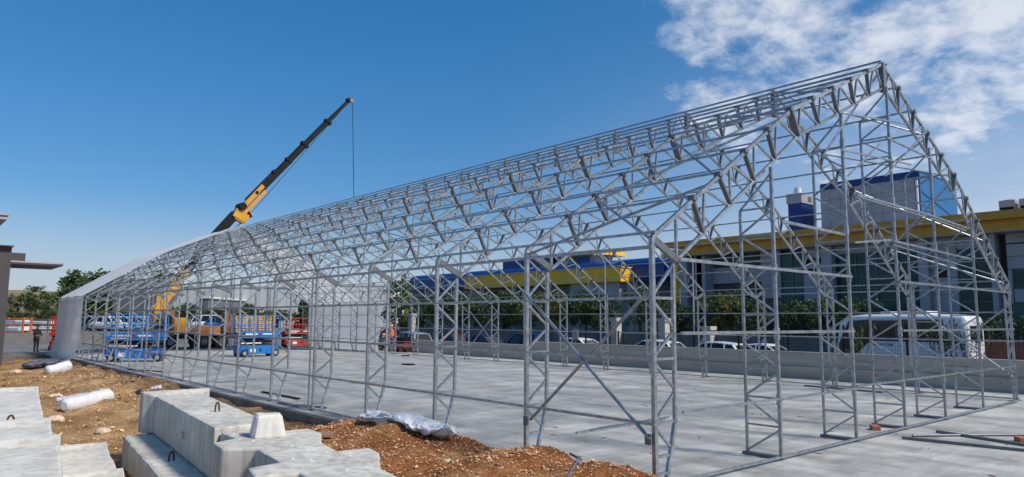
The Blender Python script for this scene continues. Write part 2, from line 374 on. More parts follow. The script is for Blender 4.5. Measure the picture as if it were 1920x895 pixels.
def gravel():
    mb = MB(); r_ = random.Random(3)
    def stone(x, y, s):
        z = soil_h(x, y); a = r_.uniform(0, 6.3); ax = [r_.uniform(.6,1.2)*s for _ in range(6)]; ca, sa = math.cos(a), math.sin(a)
        raw = [(ax[0],0,0),(0,ax[1],0),(-ax[2],0,0),(0,-ax[3],0),(0,0,ax[4]*.7),(0,0,-ax[5]*.5)]
        t = r_.uniform(-.5,.5)
        vs = [(x+ca*px-sa*py, y+sa*px+ca*py, z+pz+t*px+s*.22) for px,py,pz in raw]
        mb.add(vs, [(0,1,4),(1,2,4),(2,3,4),(3,0,4),(1,0,5),(2,1,5),(3,2,5),(0,3,5)])
    for _ in range(15000):
        stone(-3.3+3.5*r_.random()**.9, r_.uniform(-.8, 7.6), .007+.014*r_.random()**3+.012*(r_.random()<.12))
    for _ in range(7000):
        stone(r_.uniform(-7.2,-.4), r_.uniform(7, 17), .009+.022*r_.random()**3)
    for _ in range(4500):
        stone(r_.uniform(-9,-.4), r_.uniform(15, 34), .015+.04*r_.random()**3)
    for _ in range(900): stone(r_.uniform(-7.2,-.45), r_.uniform(5, 30), .025+.06*r_.random()**3)
    for _ in range(260): stone(r_.uniform(-2.8,-.2), r_.uniform(-.6, 7.4), .02+.035*r_.random()**2)
    return tag(mb.build('gravel', PEB, fix=False), kind='stuff')
gravel()

# ---------------------------------------------------------------- steel hall
HW = 16.1; HE = 3.25; KX, KZ = 3.93, 5.80; RX, RZ = 8.05, 7.67
IE = (.545, 2.98); IK = (4.16, 5.385); IR = (8.05, 7.145)
NF = 18
def lerp(a, b, t): return (a[0]+(b[0]-a[0])*t, a[1]+(b[1]-a[1])*t)
O_E, O_K, O_R = (0,HE), (KX,KZ), (RX,RZ)
# purlin nodes on the outer chord, as fractions of each rafter leg
TL = [.245,.42,.61,.80]; TU = [.20,.405,.60,.80]
PURL = [lerp(O_E,O_K,t) for t in TL] + [O_K] + [lerp(O_K,O_R,t) for t in TU]
def members():
    ch = []; br = []     # (p, q, w, h) in the frame's own X-Z plane, left half
    ch += [((0,0),(0,HE),.066,.066), (O_E,O_K,.065,.06), (O_K,O_R,.065,.06), (IE,IK,.055,.055), (IK,IR,.055,.055)]
    I2 = (.44,.80); I1 = (.455,2.90); I0 = (.21,0)
    ch += [(I1,I2,.055,.055), (I2,I0,.055,.055)]
    pl = [(O_E,IE,.10,.05), (O_K,IK,.05,.12)]
    def ix(z): return .455-.015*(2.9-z)/2.1 if z > .8 else I0[0]+(I2[0]-I0[0])*z/.8
    for z in (2.44,1.63,.80,.37,.15): br.append(((0.03,z),(ix(z)-.02,z),.042,.042))
    br.append(((.02,2.50),(.47,2.92),.045,.045))
    for zb, zt in ((1.63,2.44),(.80,1.63)):
        zm = (zb+zt)/2
        br.append(((.02,zt-.06),(ix(zm)-.01,zm+.02),.042,.042)); br.append(((ix(zm)-.01,zm-.04),(.02,zb+.05),.042,.042))
    br.append(((.02,.74),(ix(.45),.46),.042,.042))
    # rafters
    def leg(o0, o1, i0, i1, ts, n0):
        Vp = None
        ns = [lerp(i0,i1,t) for t in ts]
        for k, t in enumerate(ts):
            T = lerp(o0,o1,t); n = ns[k]; tv = t + .115
            V = lerp(o0,o1,min(tv,.985))
            br.append((T, n, .05, .085)); br.append((V, n, .038, .038))
            tp = t - .105
            br.append((lerp(o0,o1,max(.02,tp)), n, .04, .04))
    nl = [.18,.39,.585,.775]; 
    for k, t in enumerate(TL):
        n = lerp(IE,IK,nl[k]+.0); br.append((lerp(O_E,O_K,t), n, .05,.085))
        br.append((lerp(O_E,O_K,t+.075), n, .038,.038)); br.append((lerp(O_E,O_K,max(.03,t-.10)), lerp(IE,IK,nl[k]-.012), .042,.042))
    br.append((lerp(O_E,O_K,.14), IE, .045,.045))
    br.append((lerp(O_E,O_K,.90), lerp(IE,IK,.985), .042,.042))
    nu = [.215,.42,.615,.81]
    for k, t in enumerate(TU):
        n = lerp(IK,IR,nu[k]); br.append((lerp(O_K,O_R,t), n, .05,.085))
        br.append((lerp(O_K,O_R,t+.085), n, .038,.038)); br.append((lerp(O_K,O_R,max(.03,t-.115)), lerp(IK,IR,nu[k]-.012), .042,.042))
    br.append((lerp(O_K,O_R,.09), lerp(IK,IR,.01), .042,.042))
    br.append((lerp(O_K,O_R,.915), lerp(IK,IR,.985), .042,.042))
    return ch, pl, br
CH, PL, BR = members()
CH = [(p, q, w*.88, h*.88) for p, q, w, h in CH]; BR = [(p, q, w*(.82 if w < .06 else .8), h*.82) for p, q, w, h in BR]
def mir(p): return (HW-p[0], p[1])
def xz(p): return Vector((p[0], 0, p[1]))
def chords_mesh():
    mb = MB()
    for s in (0, 1):
        g = mir if s else (lambda p: p)
        for p, q, w, h in CH: mb.bar(xz(g(p)), xz(g(q)), w, h, up=(0,1,0))
        for p, q, w, h in PL: mb.bar(xz(g(p)), xz(g(q)), w, h, up=(0,1,0), mi=1)
        for p in PURL: c = xz(g(p)); mb.box((c.x-.05,-.055,c.z-.01),(c.x+.05,.055,c.z+.055), 1)
        x = g((0,0))[0]; mb.box((x-.10,-.09,.0),(x+.10,.09,.014), 1)
        xi = g((.21,0))[0]; mb.box((xi-.06,-.07,.0),(xi+.06,.07,.012), 1)
    mb.box((RX-.07,-.05,RZ-.62),(RX+.07,.05,RZ+.02), 1)
    return mb.mesh('portal_frame', [STEEL, STEELD])
hall = thing('hall_frame', 'bare galvanised steel lattice frame of a long gabled hall standing on the slab', 'hall frame', (0,0,0))
FRY = [BAY*k*1.0 for k in range(NF+1)]
cm = chords_mesh(); brm = []
for s in (0, 1):
    for p, q, w, h in BR:
        g = mir if s else (lambda p_: p_)
        a, b = xz(g(p)), xz(g(q)); c = (a+b)/2
        brm.append((MB().bar(a-c, b-c, w, h, up=(0,1,0)).mesh('brace', STEEL if h < .05 else STEELD), c))
allbr = MB()
for s in (0, 1):
    g = mir if s else (lambda p_: p_)
    for p, q, w, h in BR: allbr.bar(xz(g(p)), xz(g(q)), w, h, up=(0,1,0), mi=0 if h < .05 else 1)
web = allbr.mesh('web_bracing', [STEEL, STEELD])
for k, y in enumerate(FRY):
    fr = link('portal_frame', cm, hall, (0,y,0))
    if k < 3:
        for me, c in brm: link('brace', me, fr, c)
    else: tag(link('web_bracing', web, fr), kind='stuff')

# purlins and rails along the hall
YL = FRY[-1]
def along(name, x, z, w=.034, h=.036, y0=-.05, y1=None):
    y1 = YL+.05 if y1 is None else y1
    return MB().bar((0,0,0),(0,y1-y0,0), w, h).build(name, STEEL, hall, (x,y0,z))
for (x, z) in PURL:
    for xx in (x, HW-x): along('purlin', xx, z+.055)
for xx in (-.02, HW+.02): along('eave_purlin', xx+(.05 if xx<1 else -.05), HE+.075)
for xx in (RX-.16, RX+.16): along('ridge_purlin', xx, RZ+.02)
for sgn, x0 in ((-1,-.055),(1,HW+.055)):
    for z in (3.12, 2.44, 1.63, .80): along('wall_rail', x0, z, .03, .038)
    along('base_rail', x0, .045, .04, .04)
# lattice posts of the two gables
GX = [3.02, 5.70, 7.95, 10.24, 12.86]
def rafter_in(x):
    x = min(x, HW-x)
    return (IE[1]+(IK[1]-IE[1])*(x-IE[0])/(IK[0]-IE[0])) if x < IK[0] else IK[1]+(IR[1]-IK[1])*(x-IK[0])/(IR[0]-IK[0])
def gable_post(x, yf, yb, joined):
    zt = rafter_in(x)+.02; zb = zt-.66
    mb = MB(); mb.bar((0,yf,0),(0,yf,zt),.048); mb.bar((0,yb,0),(0,yb,zb),.04)
    for z in (.92,1.95,2.97,3.85,4.65,5.5): 
        if z < zt-.3: mb.box((-.032,yf-.034,z-.10),(.032,yf+.034,z+.08))
    mb.box((-.07,min(yf,yb)-.06,.0),(.07,max(yf,yb)+.06,.05), 1)
    post = mb.build('gable_post', [STEEL, STEELD], hall, (x,0,0))
    st = []; z = .03; k = 0
    n = max(3, int(round(zb/.44))); dz = (zb-.04)/n
    for i in range(n):
        za, zc = .05+i*dz, .05+(i+1)*dz
        if i % 2 == 0: st.append(((yb,za+.02),(yf,zc-.04)))
        else: st.append(((yf,za+.04),(yb,zc-.02)))
        if i < n-1 and (i % 2 == 0 or i % 3 == 1): st.append(((yb,zc),(yf,zc)))
    st.append(((yb,zb),(yf,zb))); st.append(((yb,zb+.0),(yf,zt-.1)))
    jm = MB()
    for (a, za), (b, zc) in st:
        if joined: jm.bar((0,a,za),(0,b,zc),.029)
        else:
            c = Vector((0,(a+b)/2,(za+zc)/2)); MB().bar(Vector((0,a,za))-c, Vector((0,b,zc))-c, .029).build('strut', STEEL, post, c)
    if joined: tag(jm.build('web_bracing', STEEL, post), kind='stuff')
for x in GX: gable_post(x, -.10, .48, False)
for x in GX: gable_post(x, YL+.10, YL-.48, True)
# rails of the near gable, bay by bay
YG = -.155
def grail(p, q, w=.05, h=.05): MB().bar(p, q, w*.7, h*.74).build('gable_rail', STEEL, hall)
G = [.40] + GX + [15.7]
for i in range(6):
    grail((G[i]+.002,YG,.055),(G[i+1]-.003,YG,.055))
    grail((G[i]+.004,YG,.93 if i<2 else .98),(G[i+1]-.004,YG,.94 if i<2 else .97), .045,.045)
for i in (0,1,3,4,5):
    grail((G[i]+.004,YG,2.97),(G[i+1]-.004,YG,2.97), .05,.06)
    grail((G[i]+.004,YG,1.97),(G[i+1]-.004,YG,1.97), .05,.06)
for (a, b, w) in (((1465,415),(1583,440),.06),((1606,365),(1741,403),.055),((1741,403),(1816,429),.055),((1612,370),(1735,407),.035),((1745,409),(1812,433),.035),
               ((1602,455),(1671,450),.055),((1675,452),(1820,486),.055),((1675,459),(1880,521),.03),
               ((1574,211),(1699,233),.035),((1577,281),(1708,309),.035),((1662,258),(1742,296),.045),
               ((1543,292),(1600,205),.03),((1660,330),(1740,243),.04),((1590,330),(1650,270),.035)):
    grail(P(*a, Y=YG-.02), P(*b, Y=YG-.02), w, w)
# crossed braces of the first bay (walls and roof) and of one bay further along
def cb(p, q, w=.05): MB().tube(p, q, w/2, 8).build('cross_brace', STEEL, hall)
for x0, s in ((-.02,1),(HW+.02,-1)):
    for y0, off in ((0,0),(9*BAY,.01)):
        x1 = x0+s*.03
        cb((x0-s*.05,y0+.02,.60),(x0-s*.05,y0+BAY-.02,2.58)); cb((x1+s*.06,y0+.02,2.62),(x1+s*.06,y0+BAY-.02,.58))
for y, z in ((.06,.60),(BAY-.06,.58)): MB().box((-.075,y-.05,z-.07),(-.045,y+.05,z+.07)).build('brace_plate', STEELD, hall)
NODES = [O_E, PURL[1], O_K, PURL[6], O_R]
for bay0 in (0, 9):
    y0, y1 = FRY[bay0], FRY[bay0+1]
    for s in (0, 1):
        for a, b in zip(NODES[:-1], NODES[1:]):
            g = mir if s else (lambda p_: p_)
            A, B = g(a), g(b)
            cb((A[0],y0,A[1]-.03),(B[0],y1,B[1]-.03), .045); cb((A[0],y1,A[1]-.07),(B[0],y0,B[1]-.07), .045)
MB().tube((0,0,0),(0,0,3.1),.02).build('prop_pole', STEEL, hall, (-.11,4*BAY+.02,0))

# fabric cover on the far bays
FY0, FY1 = FRY[15]+.02, FRY[18]+.25
def sheet(prof, y0, y1, nu, nv, billow, edge=None):
    """prof: polyline in X-Z; a skin between y0 and y1 that sags a little between the frames"""
    segs = [(Vector(a), Vector(b)) for a, b in zip(prof[:-1], prof[1:])]
    ls = [(b-a).length for a, b in segs]; tot = sum(ls); pts = []
    for i in range(nu+1):
        s = tot*i/nu
        for (a, b), l in zip(segs, ls):
            if s <= l+1e-6: d = (b-a)/l; pts.append((a+d*s, Vector((-d.y, d.x)))); break
            s -= l
    v = []
    for i, (p, n) in enumerate(pts):
        for j in range(nv+1):
            y = y0+(y1-y0)*j/nv; ph = math.sin(math.pi*((y-FRY[0])/BAY % 1))
            o = .07 - billow*ph + .012*noise.noise(Vector((p.x*1.5,y*1.5,p.y*1.5)))
            q = p + n*o; yy = y + (edge(i/nu, j/nv) if edge else 0)
            v.append((q.x, yy, q.y))
    f = [(i*(nv+1)+j, i*(nv+1)+j+1, (i+1)*(nv+1)+j+1, (i+1)*(nv+1)+j) for i in range(nu) for j in range(nv)]
    return MB().add(v, f, 0, True)
cover = thing('fabric_cover', 'white fabric skin pulled over the far end bays of the steel hall', 'fabric cover', (0,(FY0+FY1)/2,0))
def part_at(mb, name, m_): 
    mb.v = [(x, y-(FY0+FY1)/2, z) for x,y,z in mb.v]; return mb.build(name, m_, cover, fix=False)
def flare(u, t): return 0
for b in range(3):
    ya = FRY[15+b]+.02; yb = FRY[16+b]+(.02 if b < 2 else .25)
    part_at(sheet([(-.62,-.28),(-.30,.10),(-.10,.9),(-.06,HE+.02)], ya, yb-.012, 26, 12, .012), 'wall_panel', FAB)
    part_at(sheet([(-.06,HE+.04),(KX,KZ+.10),(RX,RZ+.12)], ya, yb-.012, 30, 12, .045), 'roof_panel', FAB)
    part_at(sheet([(RX,RZ+.12),(HW-KX,KZ+.10),(HW+.06,HE+.04)], ya, yb-.012, 30, 12, .045), 'roof_panel', FAB)
for b in range(4):
    ya = FRY[14+b]+.02 - (.55 if b == 0 else 0); yb = FRY[15+b]+(.02 if b < 3 else .25)
    ed = (lambda u, t: .35*math.sin(u*9)*(1-t)*.5 + (.5*u*(1-t))) if b == 0 else None
    part_at(sheet([(HW+.06,HE+.02),(HW+.10,.9),(HW+.24,.0)], ya, yb-.012, 26, 12, .012, ed), 'wall_panel', FAB)
# ---------------------------------------------------------------- retaining wall and fence on the road side
WX = 18.62
rw = thing('retaining_wall', 'long low cast concrete wall between the slab and the road, stepped down at its far end', 'wall', (WX,0,0))
def wl(y0, y1, top, nm):
    y = y0
    while y < y1-.1:
        e = min(y+6.0, y1)
        MB().box((0,y+.006,.46),(.30,e-.006,top)).build('wall_panel', WALLC, rw)
        y = e
    MB().box((-.07,y0,.0),(.30,y1,.455)).build('footing', WALLC, rw)
    MB().box((-.115,y0,.0),(-.072,y1,.03)).build('wall_sill', WALLC, rw)
wl(-13.9, 22.6, 1.0, 0); wl(22.606, 45.5, .80, 1)
th = MB()
for k in range(64):
    y = -12+k*.93
    th.tube((-.073,y,.30+.02*math.sin(k*3)),(-.066,y,.30+.02*math.sin(k*3)),.022,6)
tag(th.build('tie_hole', BLACK, rw), kind='stuff')
mk = MB()
for y in (13.2,5.2,2.2,9.2):
    for a, b in (((y-.28,.74),(y+.28,.74)),((y-.28,.55),(y+.28,.55)),((y-.28,.55),(y-.28,.74)),((y+.28,.55),(y+.28,.74))):
        mk.bar((-.004,a[0],a[1]),(-.004,b[0],b[1]),.018,.012)
tag(mk.build('form_mark', STEELD, rw), kind='stuff')
fn = thing('wire_fence', 'black post and welded wire fence on top of the low concrete wall', 'fence', (WX+.2,0,1.0))
FYS = [18.85,16.71,14.57,12.4,10.23,8.07,5.9,3.75,1.6,-.6,-2.8,-5.0]
for i, y in enumerate(FYS):
    MB().box((-.03,y-.03,.0),(.03,y+.03,1.03 if y < 11 else .66)).build('post', BLACK, fn)
for a, b in zip(FYS[:-1], FYS[1:]):
    hh = 1.0 if a < 11 else .62
    m_ = MB(); z = .05
    while z <= hh: m_.bar((0,a-.03,z),(0,b+.03,z),.006); z += .125
    y = a-.1
    while y > b: m_.bar((0,y,.03),(0,y,hh),.005); y -= .11
    tag(m_.build('wire_mesh', BLACK, fn), kind='stuff')

# ---------------------------------------------------------------- far side of the road: boundary wall with its pillars
bw = thing('boundary_wall', 'grey panelled boundary wall along the far side of the road below the street trees', 'wall', (33,0,-.45))
BWALL = mat('boundary_wall_render', (.15,.15,.155), .85, var=.25, vscale=.9, stretch=(1,1,.25))
BWALLR = mat('boundary_wall_red', (.20,.085,.065), .85, var=.2, vscale=1)
y = -9.0
while y < 66:
    MB().box((0,y+.13,0),(.18,y+2.37,1.68)).build('wall_panel', BWALLR if y < 5 else BWALL, bw)
    MB().box((-.05,y-.125,0),(.25,y+.125,1.78)).build('pier', BWALLR if y < 5 else BWALL, bw)
    MB().box((-.06,y+.128,1.683),(.24,y+2.372,1.76)).build('coping', GREYL, bw)
    y += 2.5
PILM = mat('pillar_stone', (.50,.46,.40), .8, var=.2, vscale=3)
for (px, top) in ((772,588),(1156,596),(1246,597),(1330,612)):
    q = P(px, 640, X=32.7); zt = P(px, top, X=32.7).z
    mb = MB(); mb.box((-.28,-.28,0),(.28,.28,zt+.45-.25)); mb.box((-.36,-.36,zt+.45-.247),(.36,.36,zt+.45))
    o = mb.build('gate_pillar', PILM, None, (32.68,q.y,-.45))
    tag(o, {772:'pale stone pillar below the tall tree at the far end of the road', 1156:'pale stone pillar between two dark street trees', 1246:'pale stone pillar right behind the near left corner post of the hall', 1330:'short stone pillar behind the white hatchback'}[px], 'pillar', 'stone pillars of the boundary wall')

# ---------------------------------------------------------------- main factory (right): facade plane X = 42
FX = 42.0
fac = thing('factory_building', 'grey panelled factory with an ochre yellow parapet and large glazed bays', 'factory', (FX,10,-.4))
def F(name, mb, m_, par=None): 
    mb.v = [(x-FX, y-10, z+.4) for x,y,z in mb.v]; return mb.build(name, m_, par or fac)
YA, YB = -14.0, 30.9
def fy(px, py=500): return P(px, py, X=FX).y
ZT0 = P(1600,423,X=FX).z; ZB0 = P(1600,451,X=FX).z
ztop = 8.72; zbot = 7.56
F('wall', MB().box((FX+1.6,YA,-.4),(62,YB-1.0,ztop-.3)), GREYP)
y = YA; i = 0
while y < YB-.1:
    e = min(y+2.45, YB)
    F('parapet_panel', MB().box((FX-1.1,y+.008,8.22),(FX+.5,e-.008,ztop)), OCH)
    F('parapet_panel', MB().box((FX-.75,y+.008,zbot),(FX+.5,e-.008,8.06)), OCH)
    y = e
F('parapet_recess', MB().box((FX-.70,YA,8.065),(FX+.5,YB-.02,8.215)), OCH)
F('soffit', MB().box((FX-.72,YA,zbot-.06),(FX+1.6,YB-.02,zbot-.005)), GREYP)
F('roof', MB().box((FX+.5,YA,ztop-.29),(62,YB-1,ztop-.12)), GREYP)
def panels(y0, y1, z0, z1, x=FX+.45, w=1.55, h=.98, m_=None, cat='cladding_panel'):
    """grey cladding, panel by panel, with open joints"""
    ny = max(1, round((y1-y0)/w)); nz = max(1, round((z1-z0)/h)); dy = (y1-y0)/ny; dz = (z1-z0)/nz
    for a in range(ny):
        for b in range(nz):
            F(cat, MB().box((x,y0+a*dy+.012,z0+b*dz+.012),(x+.12,y0+(a+1)*dy-.012,z0+(b+1)*dz-.012)), m_ or GREYP)
    F('backing', MB().box((x+.125,y0,z0),(FX+1.62,y1,z1)), DARKB)
def glazing(y0, y1, z0, z1, x=FX+.62, w=1.1, h=.95, fr=.05):
    ny = max(1, round((y1-y0)/w)); nz = max(1, round((z1-z0)/h)); dy = (y1-y0)/ny; dz = (z1-z0)/nz
    m_ = MB()
    for a in range(ny+1): m_.box((x-.09,y0+a*dy-fr/2,z0),(x+.05,y0+a*dy+fr/2,z1))
    for b in range(nz+1):
        for a in range(ny): m_.box((x-.06,y0+a*dy+fr/2+.001,z0+b*dz-fr/2),(x+.05,y0+(a+1)*dy-fr/2-.001,z0+b*dz+fr/2))
    win = F('window', m_, STEELD)
    for a in range(ny):
        for b in range(nz):
            t = rnd.uniform(-.006,.006)
            mm = MB().add([(x+t,y0+a*dy+fr/2,z0+b*dz+fr/2),(x-t,y0+(a+1)*dy-fr/2,z0+b*dz+fr/2),(x-t,y0+(a+1)*dy-fr/2,z0+(b+1)*dz-fr/2),(x+t,y0+a*dy+fr/2,z0+(b+1)*dz-fr/2),
                   (x+t+.02,y0+a*dy+fr/2,z0+b*dz+fr/2),(x-t+.02,y0+(a+1)*dy-fr/2,z0+b*dz+fr/2),(x-t+.02,y0+(a+1)*dy-fr/2,z0+(b+1)*dz-fr/2),(x+t+.02,y0+a*dy+fr/2,z0+(b+1)*dz-fr/2)],
                   [(0,1,2,3),(7,6,5,4),(0,4,5,1),(1,5,6,2),(2,6,7,3),(3,7,4,0)])
            F('pane', mm, GLASS, win)
    F('backing', MB().box((x+.55,y0,z0),(FX+1.62,y1,z1)), DARKB)
def pilaster(y0, y1, z0=-.4, z1=None): F('pilaster', MB().box((FX-.05,y0,z0),(FX+1.6,y1,(z1 or zbot-.07))), GREYP)
zc = zbot-.065
b_ = [fy(x) for x in (1300,1322,1420,1457,1500,1540,1560,1721,1740,1790,1857,1872)]
# left porch, pilasters, set-back wall
for x in (1275,1303): pilaster(fy(x+13), fy(x))
pilaster(b_[1], b_[0]-.35)
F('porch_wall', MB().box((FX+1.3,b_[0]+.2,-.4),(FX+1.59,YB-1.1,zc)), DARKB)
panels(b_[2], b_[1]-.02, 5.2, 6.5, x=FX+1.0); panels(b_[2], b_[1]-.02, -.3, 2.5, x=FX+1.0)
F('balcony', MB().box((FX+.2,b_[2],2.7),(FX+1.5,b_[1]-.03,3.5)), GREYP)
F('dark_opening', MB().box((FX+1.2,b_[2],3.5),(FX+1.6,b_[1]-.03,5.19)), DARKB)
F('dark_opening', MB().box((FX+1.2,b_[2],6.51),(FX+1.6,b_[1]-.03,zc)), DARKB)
glazing(fy(1384), fy(1362), 3.6, 5.0, x=FX+1.1); 
panels(b_[3], b_[2]-.02, 3.9, zc); glazing(b_[3]+.1, b_[2]-.1, 1.0, 3.8, w=.8)
glazing(b_[4], b_[3]-.03, 1.0, 7.2, w=1.0, h=1.0)
panels(b_[5], b_[4]-.02, -.3, 5.6); panels(b_[5], b_[4]-.02, 6.0, 6.35); panels(b_[5], b_[4]-.02, 6.75, zc)
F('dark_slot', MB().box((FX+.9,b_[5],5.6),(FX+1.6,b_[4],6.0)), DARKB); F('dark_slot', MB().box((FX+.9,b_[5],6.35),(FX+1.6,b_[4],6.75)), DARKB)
pilaster(b_[6], b_[5]-.02)
glazing(b_[7], b_[6]-.02, 1.2, 6.9, w=1.25, h=.80); panels(b_[7], b_[6]-.02, 6.92, zc, h=.5); panels(b_[7], b_[6]-.02, -.3, 1.15)
pilaster(b_[8], b_[7]-.02)
yq0, yq1 = fy(1771,482), fy(1750,482)
panels(b_[9], b_[8]-.02, -.3, 5.0); panels(b_[9], b_[8]-.02, 5.5, zc); panels(yq1, b_[8]-.02, 5.01, 5.49); panels(b_[9], yq0, 5.01, 5.49)
F('dark_slot', MB().box((FX+.9,yq0,5.01),(FX+1.6,yq1,5.49)), DARKB)
glazing(b_[10], b_[9]-.02, 1.0, 6.7, w=1.0, h=.8); panels(b_[10], b_[9]-.02, 6.72, zc, h=.5)
pilaster(b_[11]+.1, b_[10]-.02)
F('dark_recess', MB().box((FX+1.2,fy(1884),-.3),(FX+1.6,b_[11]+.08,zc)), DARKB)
ye, yw = YA, fy(1884)
ywa = fy(1893,495)
panels(ye, yw-.02, 6.9, zc-.0, h=.6, m_=GREYL); panels(ye, yw-.02, 5.35, 6.85); panels(ywa+.03, yw-.02, 3.3, 5.33)
glazing(ye, ywa, 4.2, 5.3, w=1.3, h=1.1); panels(ye, ywa, 3.35, 4.15); glazing(ye, yw-.03, 1.2, 3.28, w=1.1, h=1.0); panels(ye, yw-.03, -.3, 1.15)
# roof plant: grey panelled block with blue trim, small blue tower, chiller units
rb = thing('roof_block', 'big rooftop block with grey panelled front, navy top band and bright blue end wall', 'rooftop block', (46,0,8.6))
def RB(name, mb, m_, par): 
    mb.v = [(x-46, y, z-8.6) for x,y,z in mb.v]; return mb.build(name, m_, par)
ya, yb = 12.25, 19.35
RB('end_wall', MB().box((46.06,ya,8.6),(53.5,yb,12.7)), BLUEL, rb)
RB('top_band', MB().box((46.0,ya-.012,12.2),(46.055,yb,12.72)), BLUED, rb)
nyp, nzp = 9, 5
for a in range(nyp):
    for b in range(nzp):
        dy = (yb-ya-.3)/nyp; dz = 3.55/nzp
        RB('cladding_panel', MB().box((45.98,ya+.3+a*dy+.012,8.64+b*dz+.012),(46.05,ya+.3+(a+1)*dy-.012,8.64+(b+1)*dz-.012)), GREYL, rb)
RB('rain_pipe', MB().tube((45.9,ya+.16,8.6),(45.9,ya+.16,12.1),.08), WHITE, rb)
RB('trim_strip', MB().bar((46.3,ya-.02,11.3),(53.4,ya-.02,9.9),.03,.12), BLUED, rb)
RB('roof_band', MB().box((46.06,ya-.03,12.70),(53.6,yb,12.82)), BLUED, rb)
tw = thing('roof_tower', 'slim navy blue tower with grey cap and white vent pipe on the factory roof', 'rooftop tower', (46.7,20.6,8.4))
c0, c1 = P(1478,400,X=46).y, P(1503,400,X=46).y
MB().box((-.7,c1-20.6,0),(1.4,c0-20.6,3.15)).build('shaft', BLUED, tw)
MB().box((-.78,c1-20.68,3.155),(1.5,c0-20.52,3.95)).build('cap', GREYL, tw)
MB().box((.3,c1-20.70,3.35),(.85,c1-20.683,3.75)).build('louvre', STEELD, tw)
MB().tube((-.1,(c0+c1)/2-20.6,3.95),(-.1,(c0+c1)/2-20.6,4.5),.28,14).build('vent_pipe', WHITE, tw)
def chiller(y, z, label):
    t = thing('air_conditioner', label, 'air conditioner', (44,y,z), 0, 'cooling units on the factory roof')
    m_ = MB(); m_.box((-.45,-.42,.08),(.45,.42,1.05)); o = m_.build('casing', GREYL, t)
    MB().box((-.47,-.36,.14),(-.453,.36,.62)).build('grille', BLACK, t)
    MB().tube((0,0,1.05),(0,0,1.10),.30,14).build('fan_ring', STEELD, t)
    MB().box((-.4,-.4,0),(.4,.4,.08)).build('feet', STEELD, t)
chiller(6.6, 8.62, 'white cooling unit with dark grille, left one on the ochre parapet'); chiller(5.55, 8.62, 'white cooling unit cut by the right edge of the picture')

# ---------------------------------------------------------------- second factory further along the road
f2 = thing('blue_factory', 'factory with a rounded blue metal roof and a bright yellow parapet box', 'factory', (FX,50,-.4))
def H(name, mb, m_, par=None):
    mb.v = [(x-FX, y-50, z+.4) for x,y,z in mb.v]; return mb.build(name, m_, par or f2)
arc = [(FX+.35,5.55),(FX+.10,6.1),(FX+.10,6.9)] + [(FX+.10+1.5*(1-math.cos(t)), 6.9+.95*math.sin(t)) for t in [R(a) for a in (15,30,45,60,75,90)]] + [(FX+9,7.85),(FX+9,5.55)]
y = 31.4
while y < 71.8:
    e = min(y+3.4, 71.8)
    H('roof_sheet', MB().loft([[(x,y+.006,z) for x,z in arc],[(x,e-.006,z) for x,z in arc]], smooth=False), BLUED if False else mat('blue_roof_metal', (.006,.05,.22), .35, .2, var=.06, vscale=2) if 'blue_roof_metal' not in bpy.data.materials else bpy.data.materials['blue_roof_metal'])
    y = e
H('wall', MB().box((FX+.6,36.2,-.4),(FX+9,71.5,5.54)), mat('beige_render', (.36,.33,.29), .8, var=.08, vscale=1))
# yellow box: left face along the road, right face turned to the south
y = 35.0
while y < 57.9:
    e = min(y+2.3, 57.9)
    H('parapet_panel', MB().box((FX-1.4,y+.01,5.62),(FX+.08,e-.01,6.86)), YEL); y = e
for k in range(4): H('parapet_panel', MB().box((FX+.1+k*1.5,34.97,5.62),(FX+.1+(k+1)*1.5-.02,35.6,6.86)), YEL)
H('parapet_cap', MB().box((FX-1.45,34.9,6.865),(FX+6.2,57.95,6.95)), YEL)
for k, (ya_, yb_) in enumerate(((37.5,40.5),(42.5,44.4),(46.4,48.4),(50.4,52.6),(54.0,56.0))):
    fr_ = H('window', MB().box((FX+.50,ya_,3.6),(FX+.598,yb_,5.3)), STEELD); H('pane', MB().box((FX+.47,ya_+.06,3.66),(FX+.497,yb_-.06,5.24)), GLASS, fr_)
for ya_ in (59.5,63,66,69):
    fr_ = H('window', MB().box((FX+.50,ya_,4.0),(FX+.598,ya_+1.6,5.1)), STEELD)
    for q in (0,1): H('pane', MB().box((FX+.47,ya_+.05+q*.78,4.06),(FX+.497,ya_+.76+q*.78,5.04)), GLASS, fr_)
H('front_block', MB().box((FX-.9,35.6,-.4),(FX+.49,41.5,5.61)), GREYP)
H('front_block', MB().box((FX+.2,35.3,-.4),(FX+6,36.19,5.61)), WAREW)
fr_ = H('window', MB().box((FX+1.2,35.25,4.4),(FX+2.1,35.297,5.0)), STEELD); H('pane', MB().box((FX+1.26,35.22,4.46),(FX+2.04,35.247,4.94)), GLASS, fr_)
for (a, b) in ((44.5,41.6),(53.0,50.4)): H('pilaster', MB().box((FX-.6,b,-.4),(FX+.46,b+.5,5.61)), GREYP)
H('penthouse', MB().box((FX+1.9,47.0,7.86),(FX+6,55.1,8.85)), BLUED)
H('hut', MB().box((FX+2.4,41.5,7.86),(FX+5,46.6,8.65)), GREYP)
H('hut_door', MB().box((FX+2.36,42.2,7.86),(FX+2.395,44.6,8.6)), BLUEL)
H('hut_roof', MB().box((FX+1.5,40.6,8.66),(FX+6,47.4,9.05)), YEL)
# yellow framed gate pier between the two factories
gp = MB().box((-.2,-.2,0),(.2,.2,7.2)).build('gate_post', YEL, None, (40.6,fy(1286),-.33)); tag(gp, 'tall yellow post between the two factories behind the left gable bay', 'post')

